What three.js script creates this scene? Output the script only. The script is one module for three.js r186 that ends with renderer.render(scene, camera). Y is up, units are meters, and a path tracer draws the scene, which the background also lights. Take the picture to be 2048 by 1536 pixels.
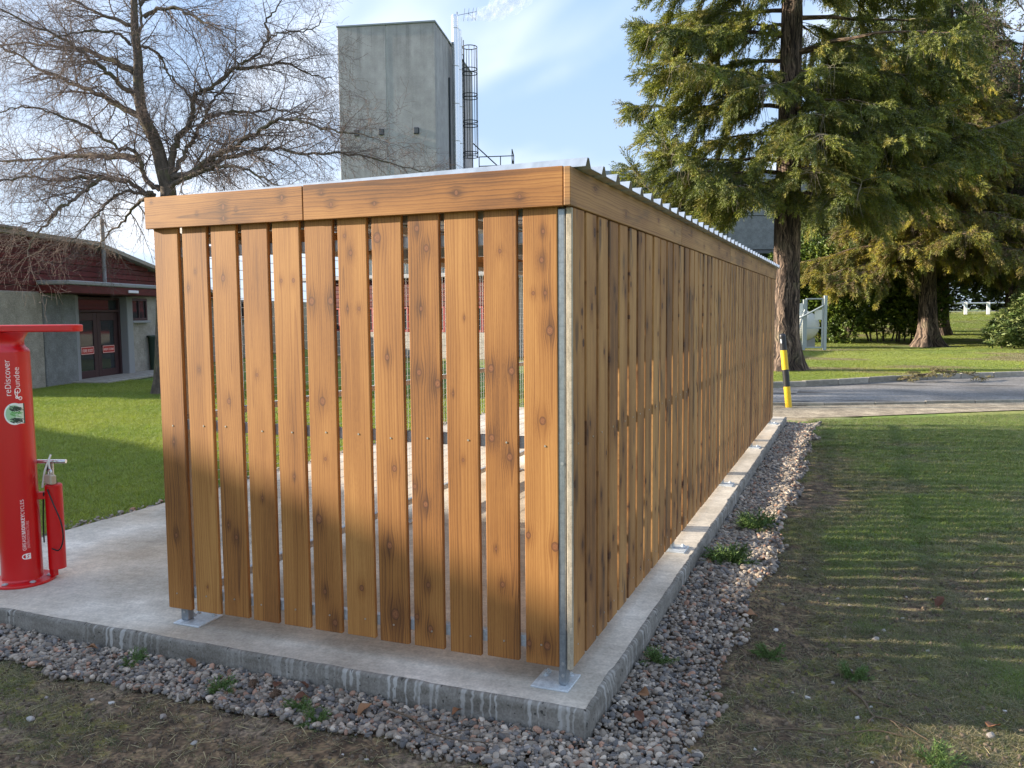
import * as THREE from 'three';
import { mergeGeometries } from 'three/addons/utils/BufferGeometryUtils.js';

// ---------------------------------------------------------------- camera, sky, sun, exposure
const V3 = (x, y, z) => new THREE.Vector3(x, y, z);
const scene = new THREE.Scene();
const camera = new THREE.PerspectiveCamera(48.46, 4 / 3, 0.1, 600);
{
  const yaw = 0.3853, pitch = 0.084, roll = -0.0078;
  const F = V3(-Math.sin(yaw) * Math.cos(pitch), -Math.sin(pitch), -Math.cos(yaw) * Math.cos(pitch));
  const R = V3(Math.cos(yaw), 0, -Math.sin(yaw)), U = R.clone().cross(F);
  const R2 = R.clone().multiplyScalar(Math.cos(roll)).addScaledVector(U, Math.sin(roll));
  const U2 = U.clone().multiplyScalar(Math.cos(roll)).addScaledVector(R, -Math.sin(roll));
  camera.quaternion.setFromRotationMatrix(new THREE.Matrix4().makeBasis(R2, U2, F.clone().negate()));
  camera.position.set(1.101, 1.5335, 3.1974);
}
const renderer = new THREE.WebGLRenderer({ antialias: true });
renderer.toneMapping = THREE.LinearToneMapping;
renderer.toneMappingExposure = 2.7;
renderer.shadowMap.enabled = true;
const SUN = V3(-0.966, 0.295, 0.262).normalize();       // towards the sun
const sun = new THREE.DirectionalLight(new THREE.Color(1, 0.88, 0.72), 5);
sun.position.copy(SUN).multiplyScalar(60); sun.shadow.radius = 1;
sun.castShadow = true; sun.shadow.mapSize.set(4096, 4096);
Object.assign(sun.shadow.camera, { left: -45, right: 45, top: 45, bottom: -45, near: 1, far: 160 });
scene.add(sun); scene.add(sun.target);

// ---------------------------------------------------------------- noise and random helpers
function mulberry(a) { return () => { a |= 0; a = a + 0x6D2B79F5 | 0; let t = Math.imul(a ^ a >>> 15, 1 | a); t = t + Math.imul(t ^ t >>> 7, 61 | t) ^ t; return ((t ^ t >>> 14) >>> 0) / 4294967296; }; }
const PERM = new Float32Array(65536); { const r = mulberry(7); for (let i = 0; i < 65536; i++) PERM[i] = r(); }
function vn(x, y) { const xi = Math.floor(x), yi = Math.floor(y); let fx = x - xi, fy = y - yi; fx = fx * fx * (3 - 2 * fx); fy = fy * fy * (3 - 2 * fy); const h = (i, j) => PERM[((i & 255) | ((j & 255) << 8))]; const a = h(xi, yi), b = h(xi + 1, yi), c = h(xi, yi + 1), d = h(xi + 1, yi + 1); return a + (b - a) * fx + (c - a) * fy + (a - b - c + d) * fx * fy; }
function fbm(x, y, o = 4) { let s = 0, a = 0.5, n = 0; for (let i = 0; i < o; i++) { s += a * vn(x, y); n += a; a *= 0.5; x = x * 2.03 + 17.3; y = y * 2.03 + 9.1; } return s / n; }
const clamp = (x, a = 0, b = 1) => Math.min(b, Math.max(a, x)), mix = (a, b, t) => a + (b - a) * t;
const smooth = (a, b, x) => { const t = clamp((x - a) / (b - a)); return t * t * (3 - 2 * t); };
const mix3 = (a, b, t) => [mix(a[0], b[0], t), mix(a[1], b[1], t), mix(a[2], b[2], t)];
function tex(w, h, fn, srgb = true, wrap = THREE.RepeatWrapping) {
  const d = new Uint8Array(w * h * 4);
  for (let j = 0; j < h; j++) for (let i = 0; i < w; i++) { const c = fn((i + .5) / w, (j + .5) / h, i, j), k = (j * w + i) * 4; if (typeof c === 'number') { d[k] = d[k + 1] = d[k + 2] = clamp(c, 0, 255); } else { d[k] = clamp(c[0], 0, 255); d[k + 1] = clamp(c[1], 0, 255); d[k + 2] = clamp(c[2], 0, 255); } d[k + 3] = 255; }
  const t = new THREE.DataTexture(d, w, h, THREE.RGBAFormat); t.magFilter = THREE.LinearFilter; t.minFilter = THREE.LinearMipmapLinearFilter; t.generateMipmaps = true; t.wrapS = t.wrapT = wrap; if (srgb) t.colorSpace = THREE.SRGBColorSpace; t.needsUpdate = true; return t;
}
// ---------------------------------------------------------------- sky: pale winter blue with thin streaky cloud
{
  const w = 1024, h = 512, d = new Float32Array(w * h * 4), sh = SUN.clone();
  for (let j = 0; j < h; j++) for (let i = 0; i < w; i++) {
    const el = ((j + .5) / h - .5) * Math.PI, az = ((i + .5) / w - .5) * 2 * Math.PI;
    const dx = Math.cos(az) * Math.cos(el), dy = Math.sin(el), dz = Math.sin(az) * Math.cos(el);
    const y = Math.max(0, dy), g = Math.pow(1 - y, 3.2);
    let c = mix3([0.125, 0.22, 0.40], [0.31, 0.375, 0.44], g);
    const cs = dx * sh.x + dy * sh.y + dz * sh.z, glow = Math.pow(Math.max(0, cs), 4);
    c = mix3(c, [0.56, 0.56, 0.55], glow * .75);
    // cirrus on a high plane, streaks stretched along one direction
    const k = 1 / (y + .12), px = dx * k, pz = dz * k, a = .62, sx = px * Math.cos(a) + pz * Math.sin(a), sz = -px * Math.sin(a) + pz * Math.cos(a);
    const warp = fbm(sx * .8 + 3, sz * .8 + 5, 3);
    const n = fbm(sx * .9 + warp * 1.6 + 11, sz * 3.0 + warp * 2.2, 6), n2 = fbm(sx * .5 + 40, sz * .9 + 20, 3);
    const cov = smooth(.38, .74, n * .62 + n2 * .45) * smooth(-.02, .1, dy);
    c = mix3(c, [0.52, 0.54, 0.575], cov * .8);
    if (dy < 0) c = [.16, .17, .15];
    const q = (j * w + i) * 4; d[q] = c[0]; d[q + 1] = c[1]; d[q + 2] = c[2]; d[q + 3] = 1;
  }
  const t = new THREE.DataTexture(d, w, h, THREE.RGBAFormat, THREE.FloatType); t.mapping = THREE.EquirectangularReflectionMapping; t.magFilter = t.minFilter = THREE.LinearFilter; t.needsUpdate = true;
  scene.background = t; scene.environment = t;
}
// ---------------------------------------------------------------- object helpers
const used = {};
function numbered(n) { if (!(n in used)) { used[n] = 0; return n; } used[n]++; return n + '_' + String(used[n]).padStart(3, '0'); }
function tag(o, label, category, group) { o.userData.label = label; o.userData.category = category; if (group) o.userData.group = group; return o; }
function thing(name, label, category, p = [0, 0, 0], turn = 0, group) { const g = new THREE.Group(); g.name = numbered(name); g.position.set(...p); g.rotation.y = turn; tag(g, label, category, group); scene.add(g); return g; }
function part(name, geo, m, parent) { const o = new THREE.Mesh(geo, m); o.name = name; o.castShadow = o.receiveShadow = true; parent.add(o); return o; }
function struct(name, geo, m) { const o = new THREE.Mesh(geo, m); o.name = numbered(name); o.castShadow = o.receiveShadow = true; o.userData.kind = 'structure'; scene.add(o); return o; }
function solo(name, geo, m, label, category, group) { const o = new THREE.Mesh(geo, m); o.name = numbered(name); o.castShadow = o.receiveShadow = true; tag(o, label, category, group); scene.add(o); return o; }
function insts(name, geo, m, mats, cols, parent, kind = 'stuff') { const o = new THREE.InstancedMesh(geo, m, mats.length); mats.forEach((q, i) => o.setMatrixAt(i, q)); if (cols) cols.forEach((c, i) => o.setColorAt(i, c)); o.name = parent ? name : numbered(name); o.castShadow = o.receiveShadow = true; if (kind) o.userData.kind = kind; (parent || scene).add(o); return o; }
// chamfered box, 44 triangles; mode 'unit' maps one texture over width/height, a number maps metres
function cbox(w, h, d, c = 0.003, mode = 1, ctr = [0, 0, 0]) {
  const H = [w / 2, h / 2, d / 2]; c = Math.min(c, ...H.map(v => v * .45)); const P = [], Nn = [];
  const vert = (s, ax) => { const q = [0, 1, 2].map(k => s[k] * (H[k] - (k === ax ? 0 : c))); return q; };
  const push = (a, b, e) => { let n = V3(...b).sub(V3(...a)).cross(V3(...e).sub(V3(...a))); const cen = V3(...a).add(V3(...b)).add(V3(...e)); if (n.dot(cen) < 0) { const t = b; b = e; e = t; n.negate(); } n.normalize(); for (const v of [a, b, e]) { P.push(...v); Nn.push(n.x, n.y, n.z); } };
  const quad = (a, b, e, f) => { push(a, b, e); push(a, e, f); };
  for (let ax = 0; ax < 3; ax++) { const i = (ax + 1) % 3, j = (ax + 2) % 3; for (const s of [-1, 1]) { const q = [[-1, -1], [1, -1], [1, 1], [-1, 1]].map(([a, b]) => { const v = [0, 0, 0]; v[ax] = s; v[i] = a; v[j] = b; return vert(v, ax); }); quad(...q); }
    for (const a of [-1, 1]) for (const b of [-1, 1]) { const m = (t, face) => { const v = [0, 0, 0]; v[ax] = t; v[i] = a; v[j] = b; return vert(v, face); }; quad(m(-1, i), m(1, i), m(1, j), m(-1, j)); } }
  for (const a of [-1, 1]) for (const b of [-1, 1]) for (const e of [-1, 1]) push(vert([a, b, e], 0), vert([a, b, e], 1), vert([a, b, e], 2));
  const uv = [];
  for (let k = 0; k < P.length; k += 9) { const n = [Math.abs(Nn[k]), Math.abs(Nn[k + 1]), Math.abs(Nn[k + 2])], ax = n.indexOf(Math.max(...n)); for (let v = 0; v < 3; v++) { const [x, y, z] = [P[k + v * 3], P[k + v * 3 + 1], P[k + v * 3 + 2]]; let a, b; if (mode === 'unit') { a = ax === 0 ? (Math.sign(x) * .47 + z / w * .5 + .5) : x / w + .5; b = ax === 1 ? z / h + .5 : y / h + .5; } else if (mode === 'unitx') { a = x / w + .5; b = ax === 1 ? z / h + .5 : y / h + .5; if (ax === 0) a = z / w + .5; } else if (mode === 'unitz') { a = z / d + .5; b = ax === 1 ? x / h + .5 : y / h + .5; } else { a = (ax === 0 ? z : x) * mode; b = (ax === 1 ? z : y) * mode; } uv.push(a, b); } }
  const g = new THREE.BufferGeometry(); g.setAttribute('position', new THREE.Float32BufferAttribute(P, 3)); g.setAttribute('normal', new THREE.Float32BufferAttribute(Nn, 3)); g.setAttribute('uv', new THREE.Float32BufferAttribute(uv, 2)); if (ctr) g.translate(...ctr); return g;
}
const bx = (x0, x1, y0, y1, z0, z1, c = 0.003, mode = 1) => cbox(x1 - x0, y1 - y0, z1 - z0, c, mode, [(x0 + x1) / 2, (y0 + y1) / 2, (z0 + z1) / 2]);
const merge = (a) => { const l = a.map(g => g.index ? g.toNonIndexed() : g); for (const g of l) for (const k of Object.keys(g.attributes)) if (!['position', 'normal', 'uv'].includes(k)) g.deleteAttribute(k); return mergeGeometries(l); };
function cylGeo(a, b, r0, r1 = r0, n = 10, cap = true) { const A = V3(...a), B = V3(...b), d = B.clone().sub(A), g = new THREE.CylinderGeometry(r1, r0, d.length(), n, 1, !cap); g.applyQuaternion(new THREE.Quaternion().setFromUnitVectors(V3(0, 1, 0), d.clone().normalize())); const m = A.add(B).multiplyScalar(.5); g.translate(m.x, m.y, m.z); return g; }
class TubeSet {                                   // many tapered tubes in one geometry
  constructor() { this.p = []; this.n = []; this.i = []; this.u = []; }
  add(pts, rad, sides = 5, rough = 0) {
    const base = this.p.length / 3; let nx = V3(1, 0, 0), prev = null, len = 0;
    for (let k = 0; k < pts.length; k++) {
      const t = pts[Math.min(k + 1, pts.length - 1)].clone().sub(pts[Math.max(k - 1, 0)]).normalize();
      if (!prev) { nx = Math.abs(t.y) > .9 ? V3(1, 0, 0) : V3(0, 1, 0); } nx.addScaledVector(t, -nx.dot(t)).normalize(); const ny = t.clone().cross(nx); prev = t; if (k) len += pts[k].distanceTo(pts[k - 1]);
      for (let s = 0; s <= sides; s++) { const a = s / sides * Math.PI * 2, c = Math.cos(a), q = Math.sin(a), r = rad[k]; const ox = nx.x * c + ny.x * q, oy = nx.y * c + ny.y * q, oz = nx.z * c + ny.z * q; this.p.push(pts[k].x + ox * r, pts[k].y + oy * r, pts[k].z + oz * r); this.n.push(ox, oy, oz); this.u.push(s / sides * Math.max(.02, rad[0]) * 6.28, len); }
      if (k) for (let s = 0; s < sides; s++) { const a = base + (k - 1) * (sides + 1) + s, b = a + sides + 1; this.i.push(a, a + 1, b, b, a + 1, b + 1); }
    }
  }
  geo() { const g = new THREE.BufferGeometry(); g.setAttribute('position', new THREE.Float32BufferAttribute(this.p, 3)); g.setAttribute('normal', new THREE.Float32BufferAttribute(this.n, 3)); g.setAttribute('uv', new THREE.Float32BufferAttribute(this.u, 2)); g.setIndex(this.i); return g; }
}
const std = (o) => new THREE.MeshStandardMaterial(o), lin = (r, g, b) => new THREE.Color().setRGB(r, g, b);
// spline through points, n samples a span
function spline(pts, n = 4) { const c = new THREE.CatmullRomCurve3(pts.map(q => q.isVector3 ? q : V3(...q)), false, 'centripetal'); return c.getPoints((pts.length - 1) * n); }

// ---------------------------------------------------------------- materials
function woodTex(w, h, seed, L, pal, knots, opt = {}) {      // u across 0.145 m, v along L metres
  const r = mulberry(seed * 977 + 13), o = [r() * 90, r() * 90, r() * 90], cx = .2 + r() * .6, fr = 9 + r() * 7, cath = r() < .45, y0 = r() * L, sway = (.05 + r() * .12) * (opt.sway ?? 1), tone = opt.toneV ?? (r() - .5) * (opt.tone ?? .36), bl = opt.blotch ?? .5;
  return tex(w, h, (u, v) => {
    const y = v * L; let x = u, halo = 0, core = 0, ring = 0, edge = 0;
    for (const [ku, kv, kr] of knots) { const dx = (u - ku) * .145, dy = (v - kv) * L, R = kr; const ell = Math.sqrt(dx * dx + dy * dy * .62); if (ell > R * 8) continue; const f = Math.exp(-(dx * dx + dy * dy * .25) / (R * R * 4.5)); x -= f * dx / .145 * .82; halo = Math.max(halo, Math.exp(-(dx * dx * .7 + dy * dy * .2) / (R * R * 5))); if (ell < R * 1.25) { core = Math.max(core, smooth(R * 1.15, R * .85, ell)); ring = .5 + .5 * Math.sin(ell / R * 13 + vn(dx * 300 + o[0], dy * 300) * 4); edge = Math.max(edge, Math.exp(-Math.pow((ell - R) / (R * .16), 2))); } }
    const warp = (fbm(u * 1.3 + o[0], y * 1.7 + o[1], 3) - .5) * sway * 3 + (fbm(u * 3 + o[1], y * 7 + o[2], 2) - .5) * .035;
    let g = x + warp; if (cath) g = Math.sqrt(Math.pow((x + warp * .6 - cx) * 1.1, 2) + Math.pow((y - y0) * .11, 2)) * 1.15;
    const ph = g * fr + fbm(g * 5 + o[2], o[0], 2) * 2.2, sfr = ph - Math.floor(ph), late = Math.pow(sfr, 3.2) * (1 - smooth(.93, 1, sfr));
    const fib = fbm(x * 42 + o[1], y * 2.6 + o[2], 3) - .5, fine = vn(u * 130, y * 60 + o[0]) - .5, blot = fbm(u * 1.4 + o[2], y * 1.5 + o[0], 4) - .5;
    let t = .30 + late * .42 + fib * .32 + blot * bl * 1.5 + tone + fine * .10 + halo * .34;
    let c = t < .5 ? mix3(pal[0], pal[1], clamp(t * 2)) : mix3(pal[1], pal[2], clamp(t * 2 - 1));
    if (core > 0) c = mix3(c, mix3(opt.kc || [118, 70, 40], opt.kd || [150, 98, 60], ring), core * .9);
    if (edge > 0) c = mix3(c, [62, 34, 18], edge * .55);
    const st = opt.stain ? smooth(.60, .78, fbm(u * 2.2 + o[1], y * 3.2 + o[0], 4)) * opt.stain : 0; if (st) c = mix3(c, [74, 56, 42], st);
    return c;
  }, true, THREE.MirroredRepeatWrapping);
}
const PALF = [[184, 132, 70], [150, 98, 44], [86, 50, 20]], PALS = [[190, 144, 88], [154, 108, 60], [82, 50, 26]];
const galvTex = tex(256, 256, (u, v) => { const n = fbm(u * 14, v * 14, 4), m = vn(u * 60, v * 60); const k = 150 + n * 46 + m * 14; return [k, k + 3, k + 5]; });
const galv = std({ map: galvTex, metalness: .75, roughness: .42 });
const galvMatt = std({ map: galvTex, metalness: .45, roughness: .55 });
const darkSteel = std({ color: 0x30363c, metalness: .3, roughness: .6 });
// ================================================================ THE SETTING
const CAM = camera.position;
function lateral(x, z) { return (x - CAM.x) * .927 - (z - CAM.z) * .376; }
function ahead(x, z) { return -(x - CAM.x) * .376 - (z - CAM.z) * .927; }
// gravel bed round the slab: inside measure (positive inside)
function bedInside(x, z) {
  const n = (fbm(x * 2.1 + 4, z * 2.1 + 8, 3) - .5) * .2, n2 = (vn(x * 9, z * 9) - .5) * .06;
  const right = .60 + n + n2, front = .50 + n + n2 + smooth(-.6, .6, x) * .12 + smooth(.3, .9, x) * -.5, left = -4.55 - n - n2;
  return Math.min(right - x, front - z, x - left, z + 9.9);
}
const SLAB = { x0: -4.15, x1: .178, z0: -9.6, z1: .167 };
function inSlab(x, z, m = 0) { return x > SLAB.x0 - m && x < SLAB.x1 + m && z > SLAB.z0 - m && z < SLAB.z1 + m; }
function grassiness(x, z) {                         // how much living grass, 0..1, on the worn ground near the shelter
  const far = smooth(.5, -6.5, z) * .62 + smooth(.6, 2.6, x) * .26 + smooth(-2, -9, z) * .12;
  return clamp(.04 - smooth(.2, .6, z) * smooth(.6, -.3, x) * .06 + far + (fbm(x * 1.15 + 31, z * 1.15 + 12, 4) - .5) * 1.5 + (fbm(x * 5 + 2, z * 5, 3) - .5) * .6 - smooth(1.15, .6, x) * smooth(.3, -.5, z) * .3);
}
function terrain(x, z) {
  const s = ahead(x, z), r = lateral(x, z);
  let h = -.125 + 1.45 * smooth(36, 64, s) * smooth(6, 15, r) + (fbm(x * .35 + 5, z * .35, 3) - .5) * .05 * smooth(14, 26, s);
  return h;
}
const roadNear = [[-7.2, -60], [-6.4, -18], [-4.6, -13.4], [-2.5, -12.4], [.15, -12.22], [3.85, -14.1], [12, -18.1], [45, -34]];
const roadFar = [[45, -48], [12, -25.4], [4.81, -20.5], [2.26, -18.57], [.83, -16.86], [-.45, -15.5], [-1.7, -15.9], [-2.6, -18.5], [-3.2, -60]];
const roadPoly = [...roadNear, ...roadFar];
function inPoly(P, x, z) { let c = false; for (let i = 0, j = P.length - 1; i < P.length; j = i++) { if ((P[i][1] > z) !== (P[j][1] > z) && x < (P[j][0] - P[i][0]) * (z - P[i][1]) / (P[j][1] - P[i][1]) + P[i][0]) c = !c; } return c; }
// ---- ground sheet to the horizon
{
  const xs = [], zs = []; const fill = (a, lo, hi, st) => { for (let v = lo; v < hi; v += st) a.push(v); };
  fill(xs, -300, -60, 40); fill(xs, -60, -24, 4); fill(xs, -24, 24, .5); fill(xs, 24, 60, 4); fill(xs, 60, 301, 40);
  fill(zs, -420, -100, 40); fill(zs, -100, -48, 4); fill(zs, -48, 4, .5); fill(zs, 4, 40, 6); fill(zs, 40, 201, 40);
  const P = [], u = [], I = []; const nx = xs.length;
  for (const z of zs) for (const x of xs) { P.push(x, terrain(x, z) + (x > -4.5 && x < 4.9 && z > -10.7 && z < 3 ? -.15 : 0), z); u.push(x / 16, z / 16); }
  for (let j = 0; j < zs.length - 1; j++) for (let i = 0; i < nx - 1; i++) { const a = j * nx + i; I.push(a, a + nx, a + 1, a + 1, a + nx, a + nx + 1); }
  const g = new THREE.BufferGeometry(); g.setAttribute('position', new THREE.Float32BufferAttribute(P, 3)); g.setAttribute('uv', new THREE.Float32BufferAttribute(u, 2)); g.setIndex(I); g.computeVertexNormals();
  const per = (f, u, v) => { const a = smooth(0, .18, u), b = smooth(0, .18, v); return mix(mix(f(u + 1, v + 1), f(u, v + 1), a), mix(f(u + 1, v), f(u, v), a), b); };
  const map = tex(1024, 1024, (u, v) => { const n = per((a, b) => fbm(a * 14, b * 14, 5), u, v), m = per((a, b) => fbm(a * 4 + 7, b * 4, 3), u, v), f = vn(u * 500, v * 500); let c = mix3([74, 98, 28], [122, 142, 52], clamp((n - .3) * 2)); c = mix3(c, [140, 126, 78], smooth(.56, .74, m) * .5); return c.map(k => k * (.8 + f * .4)); });
  struct('lawn', g, std({ map, roughness: 1 }));
}
// ---- worn ground round the shelter: soil, moss and thin grass
function nearHeight(x, z) {
  if (z < -10.8 || x > 4.81) return terrain(x, z);
  const b = bedInside(x, z); let h = -.088 + (fbm(x * 1.3, z * 1.3, 3) - .5) * .05 + (fbm(x * 9 + 3, z * 9, 3) - .5) * .016 + (fbm(x * 38, z * 38, 2) - .5) * .007;
  h -= smooth(-.03, .08, b) * .03; const e = Math.max(smooth(4.2, 4.8, x), smooth(-9.6, -10.6, z), smooth(-4.3, -4.55, x)); return mix(h, -.118, e);
}
{
  const xs = [], zs = []; for (let x = -4.6; x < 1.6; x += .022) xs.push(x); for (let x = 1.6; x <= 4.81; x += .06) xs.push(x);
  for (let z = -10.8; z < -2; z += .055) zs.push(z); for (let z = -2; z < 1.2; z += .02) zs.push(z); for (let z = 1.2; z < 3.1; z += .15) zs.push(z);
  const P = [], u = [], I = [], nx = xs.length;
  for (const z of zs) for (const x of xs) { P.push(x, nearHeight(x, z), z); u.push((x + 4.6) / 9.5, (z + 10.8) / 13.9); }
  for (let j = 0; j < zs.length - 1; j++) for (let i = 0; i < nx - 1; i++) { const x = xs[i], z = zs[j]; if (inSlab(x, z, -.08) && inSlab(x, z + .06, -.08)) continue; const a = j * nx + i; I.push(a, a + nx, a + 1, a + 1, a + nx, a + nx + 1); }
  const g = new THREE.BufferGeometry(); g.setAttribute('position', new THREE.Float32BufferAttribute(P, 3)); g.setAttribute('uv', new THREE.Float32BufferAttribute(u, 2)); g.setIndex(I); g.computeVertexNormals();
  const map = tex(2048, 2048, (a, b) => {
    const x = a * 9.5 - 4.6, z = b * 13.9 - 10.8; if (inSlab(x, z, -.2)) return [80, 70, 60];
    const gr = grassiness(x, z), n = fbm(x * 20, z * 20, 3), f = vn(x * 110, z * 110), m = fbm(x * 3.3 + 9, z * 3.3, 4);
    let soil = mix3([70, 56, 42], [138, 116, 90], clamp((n - .25) * 1.8)); soil = mix3(soil, [150, 138, 122], smooth(.62, .8, m) * .5);
    const moss = mix3([84, 84, 34], [112, 108, 50], n), green = mix3([64, 92, 26], [98, 126, 44], n);
    let c = mix3(soil, moss, smooth(.06, .42, gr + (n - .5) * .6)); c = mix3(c, green, smooth(.42, .8, gr + (n - .5) * .4));
    if (z < -9.7 && x > -1) c = mix3(c, [150, 134, 108], smooth(-9.7, -10.2, z + (n - .5) * .5) * smooth(1.6, .2, x));
    return c.map(k => k * (.66 + f * .68));
  }, true, THREE.ClampToEdgeWrapping);
  struct('worn_ground', g, std({ map, roughness: 1 }));
}
// ---- strip of sandy soil between the lawn and the road
{
  const S = new THREE.Shape(); const pts = [[-4.2, -10.3], [.3, -10.45], [1.2, -11.0], [3.7, -12.75], [9, -15.6], [9, -16.5], [3.85, -14.0], [.15, -12.16], [-2.5, -12.3], [-4.4, -13.0]]; pts.forEach(([x, z], i) => i ? S.lineTo(x, -z) : S.moveTo(x, -z));
  const g = new THREE.ShapeGeometry(S); g.rotateX(-Math.PI / 2); g.translate(0, -.112, 0);
  const map = tex(512, 512, (u, v) => { const n = fbm(u * 16, v * 16, 4), f = vn(u * 180, v * 180); return mix3([122, 110, 92], [176, 162, 138], clamp(n * 1.6 - .3)).map(k => k * (.75 + f * .5)); }); map.repeat.set(.5, .5);
  struct('sandy_verge', g, std({ map, roughness: 1 }));
}
// ---- road
{
  const S = new THREE.Shape(); roadPoly.forEach(([x, z], i) => i ? S.lineTo(x, -z) : S.moveTo(x, -z));
  const g = new THREE.ShapeGeometry(S); g.rotateX(-Math.PI / 2); g.translate(0, -.105, 0);
  const map = tex(1024, 1024, (u, v) => { const n = fbm(u * 9, v * 9, 4), p = fbm(u * 3 + 4, v * 14, 4), f = vn(u * 420, v * 420), f2 = vn(u * 200 + 9, v * 200); let k = 96 + n * 46 + (f - .5) * 52 + (f2 - .5) * 26; if (p > .62) k *= 1 - smooth(.62, .75, p) * .4; return [k + 3, k, k - 3]; }); map.repeat.set(.16, .16);
  struct('road', g, std({ map, roughness: .85 }));
}
// ---- kerbs: rows of concrete kerb stones and a thin edging on the near side
const kerbTex = tex(256, 256, (u, v) => { const n = fbm(u * 8, v * 8, 4), f = vn(u * 120, v * 120); const k = 122 + n * 50 + (f - .5) * 30; return [k + 4, k, k - 8]; });
function walk(P, step, fn) { const c = new THREE.CurvePath(); const pts = P.map(([x, z]) => V3(x, 0, z)); for (let i = 0; i < pts.length - 1; i++) c.add(new THREE.LineCurve3(pts[i], pts[i + 1])); const L = c.getLength(), n = Math.floor(L / step); for (let k = 0; k < n; k++) { const a = c.getPointAt(k * step / L), b = c.getPointAt(Math.min(1, (k + 1) * step / L)); fn(a, b, k); } }
{
  const kerb = new THREE.Group(); kerb.name = 'far_kerb'; kerb.userData.kind = 'structure'; scene.add(kerb);
  const r = mulberry(5), mats = [0, 1, 2].map(i => std({ map: kerbTex, roughness: .95, color: lin(.85 + i * .16, .8 + i * .15, .7 + i * .14) })), geo = cbox(.94, .2, .14, .018, 1);
  const line = roadFar.slice(1, 8).reverse(); walk(line, .95, (a, b, k) => { const m = part('kerb_stone', geo, mats[Math.floor(r() * 3)], kerb); m.position.set((a.x + b.x) / 2, -.085 + (r() - .5) * .012, (a.z + b.z) / 2 - .06); m.rotation.y = -Math.atan2(b.z - a.z, b.x - a.x) + (r() - .5) * .02; });
  const edge = new THREE.Group(); edge.name = 'near_edging'; edge.userData.kind = 'structure'; scene.add(edge);
  const g2 = cbox(.9, .12, .055, .008, 1); walk([[-1.2, -12.2], [.15, -12.2], [3.85, -14.08], [9, -16.6]], .915, (a, b, k) => { const m = part('edging_stone', g2, mats[2 - Math.floor(r() * 2)], edge); m.position.set((a.x + b.x) / 2, -.128 + (r() - .5) * .01, (a.z + b.z) / 2); m.rotation.y = -Math.atan2(b.z - a.z, b.x - a.x); });
}
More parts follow.
